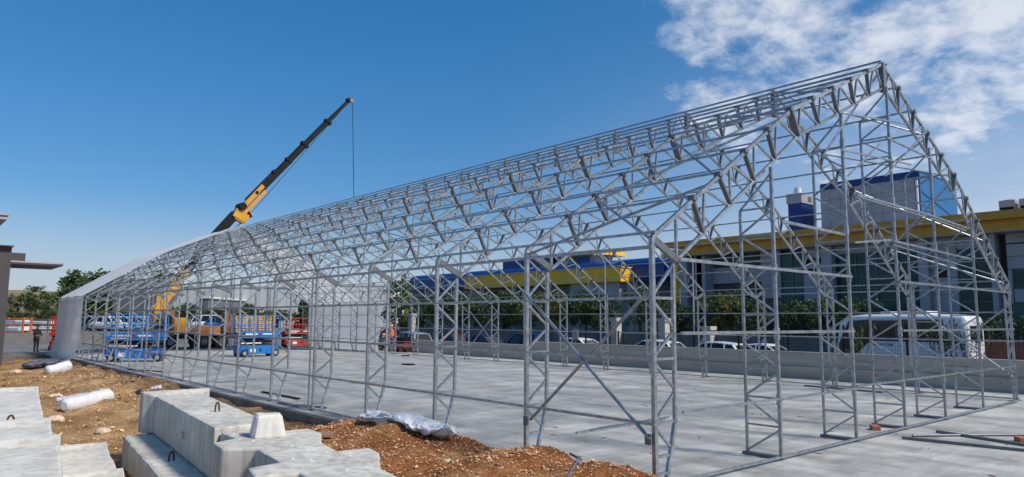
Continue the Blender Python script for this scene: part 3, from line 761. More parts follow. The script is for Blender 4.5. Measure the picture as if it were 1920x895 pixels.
# ---------------------------------------------------------------- street lamps and road sign
def lamp(px, pytop, X, label, arm):
    b = P(px, 600, X=X); zt = P(px, pytop, X=X).z
    t = thing('street_lamp', label, 'street lamp', (X,b.y,-.4), 0, 'street lamps along the road')
    MB().tube((0,0,0),(0,0,zt-.3),.07,8,.045).build('pole', GREYL, t)
    pts = [(0,0,zt-.3),(-.25*arm,.12,zt+.12),(-.8*arm,.3,zt+.38),(-1.5*arm,.5,zt+.42)]
    MB().path(pts, .035, 6).build('arm', GREYL, t)
    MB().box((-1.9*arm-.02,.42,zt+.36),(-1.45*arm,.62,zt+.46)).build('lamp_head', GREYL, t)
lamp(1301, 470, 33.8, 'curved grey street lamp in front of the ochre parapet', 1.0); lamp(1135, 478, 33.8, 'tall thin street lamp in front of the yellow parapet box', .4)
s_ = P(1079, 633, X=20.2)
sg = thing('road_sign', 'grey back of a square road sign above the concrete wall', 'road sign', (20.2,s_.y,-.45))
MB().tube((0,0,0),(0,0,2.2),.03).build('post', STEELD, sg); MB().box((-.02,-.22,1.55),(.0,.22,2.12)).build('sign_plate', GREYL, sg)

# ---------------------------------------------------------------- cars
def car_parts(paint, kind='sedan'):
    """built along +X (front at +X), centred, wheels on z = 0"""
    L_, Wd = 4.4, 1.78
    if kind == 'suv': belt, roof = .98, 1.66; gh = [(-2.08,belt),(-1.80,roof-.08),(-.4,roof),(.35,roof-.03),(1.15,belt+.02)]
    elif kind == 'hatch': belt, roof = .90, 1.47; gh = [(-2.05,belt+.05),(-1.60,roof-.10),(-.5,roof),(.25,roof-.04),(1.15,belt)]
    else: belt, roof = .90, 1.44; gh = [(-1.75,belt+.06),(-.95,roof-.06),(-.3,roof),(.25,roof-.03),(1.15,belt)]
    st = [(-2.2,.42,.72,.66),(-2.12,.30,belt-.06,.80),(-1.7,.24,belt+.03,.87),(-.8,.22,belt+.02,.89),(.4,.22,belt,.89),(1.15,.22,belt-.02,.88),(1.7,.24,belt-.10,.85),(2.05,.28,belt-.22,.78),(2.2,.40,.60,.62)]
    body = MB(); rings = []
    for x, z0, z1, hw in st:
        zm = (z0+z1)/2
        rings.append([(x,-hw*.90,z0),(x,-hw,zm-.08),(x,-hw*.985,z1-.14),(x,-hw*.90,z1-.02),(x,-hw*.45,z1+.03),(x,hw*.45,z1+.03),(x,hw*.90,z1-.02),(x,hw*.985,z1-.14),(x,hw,zm-.08),(x,hw*.90,z0)])
    body.loft(rings)
    # roof skin with pillars
    hb, ht = .80, .62
    rp = [(gh[1][0]-.02,gh[1][1]),(gh[2][0],gh[2][1]),(gh[3][0]+.02,gh[3][1])]
    rr = [[(x,-ht-.03,z-.04),(x,-ht*.5,z+.025),(x,ht*.5,z+.025),(x,ht+.03,z-.04),(x,ht,z-.07),(x,-ht,z-.07)] for x, z in rp]
    body.loft(rr)
    for s in (-1, 1):
        body.bar((gh[0][0],s*hb,gh[0][1]-.03),(gh[1][0],s*ht,gh[1][1]-.04),.13,.05); body.bar((gh[4][0],s*hb,gh[4][1]-.03),(gh[3][0],s*ht,gh[3][1]-.04),.07,.05)
        body.bar((-.25,s*(hb+.005),belt),(-.32,s*(ht+.02),gh[2][1]-.05),.07,.03)
        if kind != 'sedan': body.bar((-1.15,s*(hb+.005),belt),(-1.10,s*(ht+.02),gh[2][1]-.07),.08,.03)
    glass = MB(); g0 = [(gh[0][0]+.06,gh[0][1]-.02)]; 
    gl = [[(x,-hb+.03,belt-.02),(x,hb-.03,belt-.02)] for x in (0,)]
    v = []
    for s in (-1, 1): v += [(gh[0][0]+.03,s*(hb-.02),gh[0][1]-.03),(gh[1][0]+.02,s*(ht-.005),gh[1][1]-.05),(gh[2][0],s*(ht-.005),gh[2][1]-.05),(gh[3][0]-.02,s*(ht-.005),gh[3][1]-.05),(gh[4][0]-.03,s*(hb-.02),gh[4][1]-.03)]
    glass.add(v, [(0,1,2,3,4),(9,8,7,6,5),(0,5,6,1),(1,6,7,2),(2,7,8,3),(3,8,9,4),(4,9,5,0)])
    wh = MB(); 
    wh.tube((0,-.10,0),(0,.10,0),.32,18); rim = MB().tube((0,-.105,0),(0,.105,0),.20,12)
    hl = MB().add([],[],0); hl.box((2.04,-.74,.60),(2.17,-.44,.74)); hr = MB().box((2.04,.44,.60),(2.17,.74,.74))
    tl = MB().box((-2.185,-.80,.72),(-2.06,-.50,.86)); tr = MB().box((-2.185,.50,.72),(-2.06,.80,.86))
    mi1 = MB().box((.95,-1.02,.93),(1.10,-.84,1.06)); mi2 = MB().box((.95,.84,.93),(1.10,1.02,1.06))
    return dict(body=body.mesh('car_body', paint), window=glass.mesh('car_window', CARGL), wheel=wh.mesh('car_wheel', RUB), rim=rim.mesh('car_rim', CARS),
        hl=[hl.mesh('headlight', WHITE), hr.mesh('headlight', WHITE)], tl=[tl.mesh('tail_light', LENSR), tr.mesh('tail_light', LENSR)], mi=[mi1.mesh('mirror', paint), mi2.mesh('mirror', paint)])
def car(paint, kind, loc, rz, label, group):
    d = car_parts(paint, kind); t = thing('parked_car', label, 'car', loc, rz, group)
    link('body', d['body'], t); link('windows', d['window'], t)
    for m_ in d['hl']: link('headlight', m_, t)
    for m_ in d['tl']: link('tail_light', m_, t)
    for m_ in d['mi']: link('wing_mirror', m_, t)
    for x in (-1.35, 1.38):
        for y in (-.80, .80): w = link('wheel', d['wheel'], t, (x,y,.32)); link('rim', d['rim'], w)
    return t
RG = 'cars parked along the road behind the low wall'
def rcar(px, X, paint, kind, rz, label): 
    q = P(px, 645, X=X); return car(paint, kind, (X,q.y,-.45), rz, label, RG)
rcar(1338, 27.2, CARW, 'hatch', R(90), 'white hatchback behind the wall, left of the white saloon nearest the coach')
rcar(1440, 27.0, CARW, 'sedan', R(-90), 'white saloon parked nose towards the white coach')
rcar(1222, 27.2, CARW, 'hatch', R(90), 'white car behind the near left corner post of the hall')
rcar(1080, 27.3, CARW, 'sedan', R(90), 'white saloon half hidden by the grey back of the road sign')
rcar(985, 27.2, CARB, 'suv', R(90), 'dark blue car just right of the step in the concrete wall')
rcar(915, 27.3, CARB, 'hatch', R(-90), 'navy hatchback with a bright tail light left of the wall step')
rcar(855, 27.2, CARR, 'sedan', R(-90), 'dark red saloon behind the far stretch of the wall')
rcar(808, 27.3, CARK, 'sedan', R(90), 'black saloon between the silver suv and the red car')
rcar(766, 22.5, CARS, 'suv', R(90), 'silver suv seen from behind near the workers at the far corner')

# ---------------------------------------------------------------- white coach
def coach():
    X0, X1 = 30.0, 32.4
    yr = P(1816, 650, X=X0).y; yf = P(1566, 650, X=X0).y; zb = -.45; top = 3.0
    t = thing('coach', 'white coach with dark window band and navy stripe parked behind the wire fence', 'coach', (X0+1.2, (yr+yf)/2, zb))
    Ln = (yf-yr)/2; Wd = 1.2
    rings = []
    for (y, z0, z1, hw, sh) in ((-Ln,.42,2.74,1.12,.12),(-Ln+.08,.36,2.90,1.18,.12),(-Ln+.25,.34,2.98,1.2,.12),(-Ln+1.2,.34,3.0,1.2,.12),(Ln-1.4,.34,3.0,1.2,.12),(Ln-.7,.34,2.93,1.19,.12),(Ln-.25,.36,2.55,1.15,.1),(Ln,.42,1.35,1.02,.1)):
        rings.append([(-hw*.97,y,z0),(-hw,y,z0+.25),(-hw,y,z1*.62),(-hw*.975,y,z1-.16),(-hw*.90,y,z1-.03),(-hw*.4,y,z1),(hw*.4,y,z1),(hw*.90,y,z1-.03),(hw*.975,y,z1-.16),(hw,y,z1*.62),(hw,y,z0+.25),(hw*.97,y,z0)])
    MB().loft(rings).build('body', CARW, t)
    # dark side glazing: band that sweeps down towards the windscreen
    for s in (-1, 1):
        yy = [-Ln+1.0+(2*Ln-3.0)*k/3 for k in range(4)]
        for a, b in zip(yy[:-1], yy[1:]): MB().box((s*1.165-.02*(s>0)-.045*(s<0),a+.012,1.80),(s*1.165+.045*(s>0)+.02*(s<0),b-.012,2.74)).build('side_window', CARGL, t)
        xs = (s*1.16, s*1.212); pl = [(Ln-2.0+.012,1.80),(Ln-2.0+.012,2.74),(Ln-.75,2.66),(Ln-.2,1.45),(Ln-.30,.85),(Ln-1.0,.95)]
        MB().add([(xs[0],y,z) for y,z in pl]+[(xs[1],y,z) for y,z in pl], [(0,1,2,3,4,5),(11,10,9,8,7,6)]+[(k,(k+1)%6,(k+1)%6+6,k+6) for k in range(6)]).build('side_window', CARGL, t)
        MB().box((s*1.203-.008,-Ln+.5,1.66),(s*1.203+.008,Ln-1.4,1.74)).build('side_stripe', CARB, t)
        for y in (-Ln+1.9, Ln-2.2):
            w = MB().tube((s*1.0,y,.48),(s*1.21,y,.48),.48,20).build('wheel', RUB, t); MB().tube((s*1.205,y,.48),(s*1.225,y,.48),.27,14).build('rim', CARS, w)
        for y in (-Ln+2.9,-.2,Ln-1.3): MB().box((s*1.20-.008,y-.05,.78),(s*1.20+.008,y+.05,.84)).build('hatch_lock', BLACK, t)
    MB().box((-.85,-Ln-.03,1.75),(.85,-Ln+.12,2.45)).build('rear_window', CARGL, t)
    for s in (-1, 1): MB().box((s*.95-.07,-Ln-.01,.75),(s*.95+.07,-Ln+.1,1.15)).build('tail_light', LENSR, t)
    MB().box((-.8,-1.3,3.0),(.8,-.1,3.16)).build('roof_unit', WHITE, t); MB().box((-.5,Ln-2.6,2.99),(.5,Ln-2.1,3.14)).build('roof_hatch', WHITE, t)
    def lettering(txt, size, loc, m_, shear=0.):
        cu = bpy.data.curves.new('lettering', 'FONT'); cu.body = txt; cu.size = size; cu.extrude = .004; cu.shear = shear; cu.align_x = 'CENTER'
        tmp = bpy.data.objects.new('tmp', cu); COL.objects.link(tmp); dg = bpy.context.evaluated_depsgraph_get(); me = bpy.data.meshes.new_from_object(tmp.evaluated_get(dg)); bpy.data.objects.remove(tmp)
        me.materials.clear(); me.materials.append(m_); o = link('lettering', me, t, loc, (R(90),0,R(-90))); return tag(o, kind='stuff')
    lettering("Volkans Club", .20, (-1.211,Ln-2.35,1.44), BLACK); lettering("Ongun", .26, (-1.211,-Ln+.75,.62), CARB, .3)
coach()
# ---------------------------------------------------------------- precast concrete pieces in the foreground
def V2(p): return (p.x, p.y)
def solid(name, parent, poly, z0, z1, m_, w=.025):
    r_ = random.Random(len(poly)*7+int(z1*1000)); pts = []
    for (xa_, ya_), (xb_, yb_) in zip(poly, poly[1:]+poly[:1]):        # cast edges are never dead straight
        n = max(1, int(math.hypot(xb_-xa_, yb_-ya_)/.22)); L_ = math.hypot(xb_-xa_, yb_-ya_) or 1; nx_, ny_ = (yb_-ya_)/L_, -(xb_-xa_)/L_
        for k in range(n):
            o_ = (r_.gauss(0,.0035) - (.016*r_.random() if r_.random() < .12 else 0)) if k else 0
            pts.append((xa_+(xb_-xa_)*k/n+nx_*o_, ya_+(yb_-ya_)*k/n+ny_*o_))
    poly = pts
    c = parent.location
    o = MB().prism([(x-c.x, y-c.y) for x, y in poly], z0-c.z, z1-c.z).build(name, m_, parent); return bevel(o, w, 2)
def loop_(parent, p, ang=.4, h=.13):
    c = parent.location; d = Vector((math.cos(ang), math.sin(ang), 0))*.035; b = Vector(p)-c
    pts = [b-d*1.3-Vector((0,0,.02)), b-d+Vector((0,0,h*.7)), b-d*.4+Vector((0,0,h)), b+d*.4+Vector((0,0,h)), b+d+Vector((0,0,h*.7)), b+d*1.3-Vector((0,0,.02))]
    MB().path(pts, .013, 6).build('lifting_loop', RUST, parent)
def head(parent, y0, y1, xl0, xr0, xl1, xr1, z0, z1, m_, lift=.07):
    """flared column head: grows towards its end face"""
    c = parent.location
    a = [(xl0,y0,z0),(xr0,y0,z0),(xr0,y0,z1),(xl0,y0,z1)]; ym = y0+(y1-y0)*.55
    b = [(xl1,ym,z0),(xr1,ym,z0),(xr1,ym,z1+lift),(xl1,ym,z1+lift)]; e = [(xl1+.0,y1,z0),(xr1+.0,y1,z0),(xr1,y1,z1+lift),(xl1,y1,z1+lift)]
    sh = lambda r_: [(x-c.x,y-c.y,z-c.z) for x,y,z in r_]
    return bevel(MB().loft([sh(a),sh(b),sh(e)], smooth=False).build('column_head', m_, parent), .02)
colA = thing('precast_column', 'big precast concrete column with stepped corbels lying on top of another column', 'concrete column', (-4.0,4.0,.1), 0, 'precast concrete columns lying in front')
solid('shaft', colA, [(-4.43,3.50),(-3.66,3.60),(-3.18,7.95),(-3.99,7.95)], .10, .75, CONC)
head(colA, 7.953, 8.32, -3.99,-3.18,-4.14,-2.98, .10,.75, CONC, .06)
solid('corbel_shaft', colA, [(-4.36,3.497),(-4.37,2.93),(-4.68,2.79),(-4.74,2.31),(-4.44,2.07),(-4.54,1.20),(-4.90,1.12),(-4.99,.71),(-4.61,.60),(-4.68,-.3),(-5.05,-.45),(-5.1,-.9),(-4.75,-1.0),(-4.85,-2.2),
     (-4.06,-2.2),(-3.98,-.23),(-3.90,.30),(-3.50,1.01),(-3.42,1.36),(-3.79,1.40),(-3.70,1.98),(-3.36,2.70),(-3.34,3.11),(-3.62,3.12),(-3.66,3.597)], .12, .69, CONC)
pA = P(407,772,Z=.75); loop_(colA, (pA.x,pA.y,.75), .5)
MB().tube((-4.29+4.0-.0,5.35-4.0,.32),(-4.20+4.0,5.35-4.0,.32),.05,14).build('cast_socket', CONCL, colA)
colB = thing('precast_column', 'precast concrete column lowest in the stack, half in the shade of the one above', 'concrete column', (-4.5,4.0,-.5), 0, 'precast concrete columns lying in front')
solid('shaft', colB, [(-4.42,8.15),(-3.62,8.22),(-4.50,-1.5),(-5.45,-1.2)], -.55, .085, CONC, .05)
pB = P(321,865,Z=.085); loop_(colB, (pB.x,pB.y,.085), .4)
cols = [('precast_column','pale precast piece with a rusty loop at the left edge, farthest of the left stack', (72,730),(85,792), .75, .62, 1.15, (19,799)),
        ('precast_column','pale precast piece second from the back in the left stack', (95,791),(101,822), .80, .62, 1.15, None),
        ('precast_column','largest and nearest pale precast piece at the bottom left corner', (113,824),(121,915), .84, .7, 1.2, None)]
for nm, lb, fr_, nr_, z1, hgt, wid, lp in cols:
    a = P(*fr_, Z=z1); b = P(*nr_, Z=z1); d = (b-a).normalized(); n_ = Vector((-d.y, d.x, 0)); n_ = n_ if n_.x < 0 else -n_
    t = thing(nm, lb, 'concrete column', (a.x, a.y, .0), 0, 'precast concrete columns lying in front')
    e = b + d*.05; L_ = .34
    a2 = a + d*L_
    solid('shaft', t, [V2(a2), V2(a2+n_*wid), V2(e+n_*wid), V2(e)], z1-hgt, z1, CONCL, .035)
    ring = lambda q, dz, w2: [(q.x-a.x, q.y-a.y, z1-hgt), (q.x-a.x, q.y-a.y, z1+dz), (q.x+n_.x*w2-a.x, q.y+n_.y*w2-a.y, z1+dz), (q.x+n_.x*w2-a.x, q.y+n_.y*w2-a.y, z1-hgt)]
    bevel(MB().loft([ring(a2-d*.003,0,wid), ring(a+d*.12,.05,wid), ring(a,.055,wid)], smooth=False).build('column_head', CONCL, t), .02)
    if lp: q = P(*lp, Z=z1); loop_(t, (q.x,q.y,z1), .2)
for lb, fr_, nr_, z1, wid in (('low precast piece with darker top beside the left stack', (200,834),(224,884), .05, 1.0), ('precast piece at the very bottom edge between the two stacks', (231,884),(250,930), .12, 1.1)):
    a = P(*fr_, Z=z1); b = P(*nr_, Z=z1); d = (b-a).normalized(); n_ = Vector((-d.y, d.x, 0)); n_ = n_ if n_.x < 0 else -n_
    t = thing('precast_column', lb, 'concrete column', (a.x,a.y,-.5), 0, 'precast concrete columns lying in front'); a2 = a+d*.3
    solid('shaft', t, [V2(a2), V2(a2+n_*wid), V2(b+n_*wid), V2(b)], -.55, z1, CONCL, .035)
    ring = lambda q, dz: [(q.x-a.x, q.y-a.y, -.05), (q.x-a.x, q.y-a.y, z1+dz+.5), (q.x+n_.x*wid-a.x, q.y+n_.y*wid-a.y, z1+dz+.5), (q.x+n_.x*wid-a.x, q.y+n_.y*wid-a.y, -.05)]
    bevel(MB().loft([ring(a2-d*.003,0), ring(a+d*.12,.04), ring(a,.045)], smooth=False).build('column_head', CONCL, t), .02)
def lumpy(name, rings_fn, m_, label, cat, nr=26, ns=14, cap=True, group=None, smooth=True):
    mb = MB(); mb.loft([rings_fn(i/(nr-1), ns) for i in range(nr)], smooth=smooth, cap=cap); o = mb.build(name, m_); return tag(o, label, cat, group)
# frustum block standing on the column
def block():
    c = Vector((-4.0,2.86,.693)); rows = []
    for z, a, b in ((0,.20,.18),(.02,.20,.18),(.14,.178,.16),(.235,.158,.14),(.265,.135,.118)):
        pts = []
        for k in range(24):
            t = 2*math.pi*k/24 + .35; ct, st = math.cos(t), math.sin(t); r_ = 1/max(abs(ct),abs(st))**.9
            w = 1+.05*noise.noise(Vector((ct*2,st*2,z*9)))*(z/.1 if z < .1 else 1)
            x, y = a*ct*r_*w, b*st*r_*w; ca, sa = math.cos(-.35+.1), math.sin(-.35+.1); pts.append((c.x+x*ca-y*sa, c.y+x*sa+y*ca, c.z+z+.012*noise.noise(Vector((ct*3,st*3,z*5)))*(z>.1)))
        rows.append(pts)
    mb = MB(); mb.loft(rows, smooth=False); o = mb.build('concrete_block', CONCL); tag(o, 'small white tapered concrete block standing on the corbelled column', 'concrete block')
block()
cr = random.Random(11); cb_ = MB()
for _ in range(46):
    x, y = cr.uniform(-4.45,-3.6), cr.uniform(.2,3.4); s = cr.uniform(.006,.022)
    cb_.add([(x-s,y,.69),(x,y+s*.8,.69),(x+s,y,.69),(x,y-s*.9,.69),(x,y,.69+s)], [(0,1,4),(1,2,4),(2,3,4),(3,0,4)])
tag(cb_.build('concrete_crumbs', CONCL), kind='stuff')

def roll(name, a, b, r0, m_, label, cat, flat=1., wob=.10, bend=0., seed=0, tip=.55, nr=26, lift=0.):
    """a soft roll lying from a to b"""
    a, b = Vector(a), Vector(b); d = (b-a); L_ = d.length; d = d/L_; s_ = d.cross(Vector((0,0,1))).normalized(); u = s_.cross(d)
    def fn(t, ns):
        env = min(1, (t+.0)/.06+tip)*min(1, (1-t)/.05+tip*.9)
        c = a + d*(L_*t) + s_*bend*math.sin(t*3.0) + Vector((0,0,lift*math.sin(t*2.2)))
        pts = []
        for k in range(ns):
            g = 2*math.pi*k/ns; q = r0*env*(.9+.25*t)*(1+wob*noise.noise(Vector((math.cos(g)*1.6+seed,math.sin(g)*1.6,t*7)))*1.6+wob*.6*noise.noise(Vector((math.cos(g)*4,math.sin(g)*4+seed,t*22))))
            pts.append(c + s_*(q*math.cos(g)) + u*(q*math.sin(g)*flat + r0*flat*.92))
        return pts
    return lumpy(name, fn, m_, label, cat, nr)
def gz(px, py, z=-.4, dz=0):
    p = P(px, py, Z=z)
    for _ in range(4): p = P(px, py, Z=soil_h(p.x, p.y)+dz)
    return p
roll('fabric_roll', gz(119,775), gz(203,762)+Vector((0,0,.10)), .20, PLAST, 'white wrapped fabric roll with crumpled end lying on the soil between the concrete pieces', 'fabric roll', seed=1)
roll('fabric_roll', gz(87,705), gz(131,695), .23, PLAST, 'bulging white fabric roll on the soil at the foot of the fabric cover', 'fabric roll', seed=4, tip=.35)
roll('plastic_bag', gz(104,756), gz(166,745), .11, PURP, 'lilac crumpled plastic sheet behind the white wrapped roll', 'plastic sheet', flat=.7, wob=.3, seed=8, tip=.3)
roll('tarpaulin', gz(44,691), gz(106,683), .34, TARP, 'dark grey crumpled tarpaulin on the soil left of the fabric cover', 'tarpaulin', flat=.45, wob=.35, seed=12, tip=.15)
roll('black_sack', gz(234,748), gz(266,743), .13, CLOB, 'black plastic sack lying behind the end of the big column', 'sack', flat=.7, wob=.35, seed=3, tip=.3)
roll('plastic_bag', gz(283,733), gz(303,730), .10, PLAST, 'small white bag by the slab edge behind the big column', 'bag', flat=.6, wob=.3, seed=5, tip=.2)
# white plastic sheet thrown over the heap and the slab edge
def sheet_bag():
    px = [(690,786),(716,795),(742,804),(770,810),(795,818),(822,819),(845,817)]
    pts = [P(x, y-3, X=-.85) for i, (x, y) in enumerate(px)]
    pts = [Vector((p_.x, p_.y, max(p_.z, soil_h(p_.x, p_.y)+.02))) for p_ in pts]
    hw = [.13,.19,.16,.17,.19,.14,.10]
    def fn(t, ns):
        f_ = t*(len(pts)-1); i = min(int(f_), len(pts)-2); q = pts[i].lerp(pts[i+1], f_-i); w = hw[i]+(hw[i+1]-hw[i])*(f_-i)
        out = []
        for k in range(ns):
            g = 2*math.pi*k/ns; n_ = noise.noise(Vector((math.cos(g)*2,math.sin(g)*2,t*9)))
            out.append((q.x+.30*w/.15*.75*math.cos(g)*(1+.35*n_), q.y+.10*math.sin(g*2+t*7), q.z+.05+.06*math.sin(g)*(1+1.1*n_)+.05*noise.noise(Vector((math.cos(g)*3,t*14,2)))+.035*abs(noise.noise(Vector((math.cos(g)*5+3,t*30,6))))+.02*noise.noise(Vector((math.cos(g)*9,t*60,1)))))
        return out
    lumpy('plastic_sheet', fn, PLAST, 'white plastic sheet crumpled over the reddish heap at the slab edge', 'plastic sheet', 110, 44)
sheet_bag()
a, b = gz(609,822,.1,.04), gz(639,788,.1,.05); tag(MB().bar(a+Vector((0,0,.03)), b+Vector((0,0,.03)), .21, .035).build('plank', WOOD), 'weathered wooden plank leaning on the reddish heap', 'plank')
a, b = gz(1062,900,.2,.08), P(1087,858,X=-.25); q0, q1 = P(1069,851,X=-.2), P(1090,862,X=-.2)
pp = MB().tube(a, b, .022, 8).tube(q0, q1, .02, 8).build('bent_pipe', STEEL); tag(pp, 'short steel pipe with a crosspiece sticking out of the reddish heap', 'pipe')
p = gz(452,752,-.2); o = bevel(MB().box((-.13,-.10,0),(.13,.10,.10)).build('brick', BRICK, None, (p.x,p.y,p.z), (0,.1,.5)), .008); tag(o, 'brown block on the soil beside the big column', 'brick')
def stone(px, py, s, lb, m_=STONE, z=None):
    p = gz(px, py); bm = bmesh.new(); bmesh.ops.create_icosphere(bm, subdivisions=2, radius=1)
    for v in bm.verts: v.co *= 1+.28*noise.noise(v.co*1.5+Vector((px,py,0))); v.co = Vector((v.co.x*s, v.co.y*s*.8, v.co.z*s*.45))
    me = bpy.data.meshes.new('stone'); bm.to_mesh(me); bm.free(); me.materials.append(m_); o = link('stone', me, None, (p.x,p.y,p.z+s*.15), (0,0,px)); tag(o, lb, 'stone', 'loose stones on the soil')
for a_ in ((102,748,.28,'flat pale stone behind the left end of the white wrapped roll'),(104,789,.22,'pale grey stone right beside the left stack of columns'),(193,812,.2,'pale stone in the hollow left of the lowest column'),
           (1028,872,.07,'pale stone on top of the reddish heap near its right end'),(840,868,.09,'pale stone half way down the reddish heap'),(772,885,.07,'yellowish stone low on the reddish heap'),(663,806,.06,'reddish clod beside the leaning plank'),(30,700,.3,'dark clod of earth at the left edge')): stone(*a_)

# ---------------------------------------------------------------- things lying on the slab
def lying(name, a, b, w, h, lb, cat, grp=None, m_=None, z=0., tube=False):
    A, B = P(*a, Z=z+h/2), P(*b, Z=z+h/2); c = (A+B)/2
    mb = MB()
    if tube: mb.tube(A-c, B-c, h/2, 10)
    else: mb.bar(A-c, B-c, w, h)
    return tag(mb.build(name, m_ or STEEL, None, c), lb, cat, grp)
GP = 'loose steel members on the slab'
for k in range(4):
    a, b = P(1081+k*13,812-k*2.6,Z=.02), P(1236+k*6,789-k*2.2,Z=.02); c = (a+b)/2
    tag(MB().bar(a-c,b-c,.045,.035).build('steel_profile', STEEL, None, c+Vector((0,0,.0))), ['longest and nearest galvanised profile of the bundle under the crossed braces','second galvanised profile of the bundle under the crossed braces','third galvanised profile of the bundle under the crossed braces','shortest galvanised profile of the bundle under the crossed braces'][k], 'steel profile', GP)
lying('steel_pipe', (1692,821),(1945,847), .06,.05, 'nearest dark steel bar on the slab at the right edge', 'steel bar', GP, STEELD)
lying('steel_pipe', (1757,809),(1945,838), .07,.05, 'dark steel bar lying slanted across the other two on the right', 'steel bar', GP, STEELD)
lying('steel_pipe', (1711,817),(1945,815), .05,.05, 'round pipe with open end lying behind the slanted bar', 'steel pipe', GP, STEELD, tube=True)
lying('steel_pipe', (1508,723),(1655,736), .05,.05, 'thin dark bar far back on the slab behind the gable posts', 'steel bar', GP, STEELD)
lying('steel_pipe', (492,735),(560,748), .10,.04, 'dark flat bar on the slab inside the left wall', 'steel bar', GP, BLACK)
lying('steel_pipe', (521,756),(612,765), .04,.04, 'pair of thin rods beside the extra prop, upper one', 'steel rod', GP, STEELD)
lying('steel_pipe', (545,762),(600,763), .04,.04, 'pair of thin rods beside the extra prop, lower one', 'steel rod', GP, STEELD)
lying('steel_pipe', (402,718),(480,712), .05,.03, 'thin rod lying between the two blue lifts', 'steel rod', GP, STEELD)
lying('steel_pipe', (240,693),(305,697), .08,.04, 'dark flat bar on the slab below the left blue lift', 'steel bar', GP, BLACK)
lying('steel_pipe', (525,652),(580,656), .05,.05, 'thin bar on the slab in front of the red lift', 'steel bar', GP, STEELD)
lying('base_plate', (757,683),(774,684), .3,.06, 'dark steel bracket lying in the middle of the slab', 'bracket', GP, BLACK)
lying('base_plate', (752,667),(768,667), .25,.05, 'dark plate lying near the far right posts', 'plate', GP, BLACK)
lying('steel_pipe', (660,718),(675,719), .12,.02, 'small yellowish scrap on the slab behind the near left wall', 'scrap', None, TIMB)
for px, py, lb in ((1641,806,'orange brick on the slab between the second and third gable posts'),(1916,829,'orange brick on the slab at the right edge')):
    p = P(px,py,Z=0); tag(bevel(MB().box((-.14,-.075,0),(.14,.075,.085)).build('brick', BRICK, None, (p.x,p.y,.001), (0,0,.6)), .006), lb, 'brick', 'bricks on the slab')
db = MB(); dr = random.Random(5)
for _ in range(170):
    x, y = dr.uniform(.3,17.8), -4+44*dr.random()**1.6; s = dr.uniform(.012,.045); a = dr.uniform(0,6)
    c_, s_ = math.cos(a)*s, math.sin(a)*s
    db.add([(x-c_*2,y-s_*2,.001),(x-s_,y+c_,.001),(x+c_*2,y+s_*2,.001),(x+s_,y-c_,.001),(x,y,.012)], [(0,1,4),(1,2,4),(2,3,4),(3,0,4)])
tag(db.build('slab_debris', RUST), kind='stuff')

# ---------------------------------------------------------------- scissor lifts
def scissor(loc, rz, paint, L_, label, group):
    t = thing('scissor_lift', label, 'scissor lift', loc, rz, group); h = L_/2
    bevel(MB().box((-h+.05,-.38,.18),(h-.05,.38,.60)).build('chassis', paint, t), .03)
    bevel(MB().box((-h+.45,-.43,.16),(h-.40,-.385,.56)).build('tray_door', paint, t), .02)
    MB().box((-h+.62,-.437,.26),(-h+.95,-.433,.45)).build('decal', WHITE, t)
    MB().box((-.02,-.437,.30),(.06,-.433,.46)).build('tray_latch', BLACK, t)
    MB().box((-h+.02,-.40,.60),(h-.02,.40,.655)).build('chassis_top', paint, t)
    for x in (-h+.30,h-.24):
        for y in (-.36,.36):
            w = MB().tube((x,y-.08,.21),(x,y+.08,.21),.21,18).build('wheel', RUB, t); MB().tube((x,y-.085,.21),(x,y+.085,.21),.11,10).build('hub', CARS, w)
    for k, z in enumerate((.70,.80,.90,1.0)):
        for y in (-.28,.28):
            s = 1 if k % 2 else -1
            MB().bar((-h+.15,y,z-.03*s),(h-.15,y,z+.03*s),.05,.085).build('scissor_arm', BLACK, t)
    MB().box((-.3,-.2,.66),(.3,.2,1.03)).build('lift_ram', BLACK, t)
    for y in (-.33,.33): MB().box((-h+.1,y-.006,.74),(h*.1,y+.006,.80)).build('decal', WHITE, t)
    bevel(MB().box((-h,-.40,1.04),(h,.40,1.26)).build('platform', paint, t), .015)
    bevel(MB().box((-h+.28,-.425,1.18),(h+.02,.425,1.44)).build('extension_deck', paint, t), .015)
    MB().box((h*.1,-.431,1.24),(h*.62,-.427,1.31)).build('decal', WHITE, t); MB().box((-h*.75,-.431,1.24),(-h*.15,-.427,1.31)).build('decal', WHITE, t); MB().box((-h*.10,-.431,1.23),(h*.05,-.427,1.33)).build('decal', LENSR, t)
    MB().box((-h*.8,-.405,1.12),(-h*.3,-.401,1.18)).build('decal', WHITE, t)
    for y in (-.40,.40):
        for z in (1.80,2.32): MB().tube((-h+.02,y,z),(h,y,z),.03,8).build('guard_rail', paint, t)
        for k in range(6): x = -h+.02+(2*h-.02)*k/5; MB().tube((x,y,1.22),(x,y,2.32),.03,8).build('guard_post', paint, t)
    for x in (-h+.02,h):
        for z in (1.80,2.32): MB().tube((x,-.40,z),(x,.40,z),.03,8).build('guard_rail', paint, t)
    bevel(MB().box((h-.36,-.36,1.62),(h-.06,-.10,2.15)).build('control_box', BLACK, t), .02)
    lad = MB(); 
    for y in (-.18,.18): lad.bar((-h-.03,y,.25),(-h-.03,y,1.2),.04)
    for z in (.35,.6,.85,1.1): lad.bar((-h-.03,-.18,z),(-h-.03,.18,z),.03)
    lad.build('ladder', paint, t)
    return t
def heading(a, b): return math.atan2(b.y-a.y, b.x-a.x)
SLG = 'scissor lifts in the hall'
a, b = P(208,679,Z=0), P(290,680,Z=0); c = (a+b)/2
scissor((1.55,33.1,0), R(-28), BLUE, 2.62, 'blue scissor lift with lowered platform just inside the left wall', SLG)
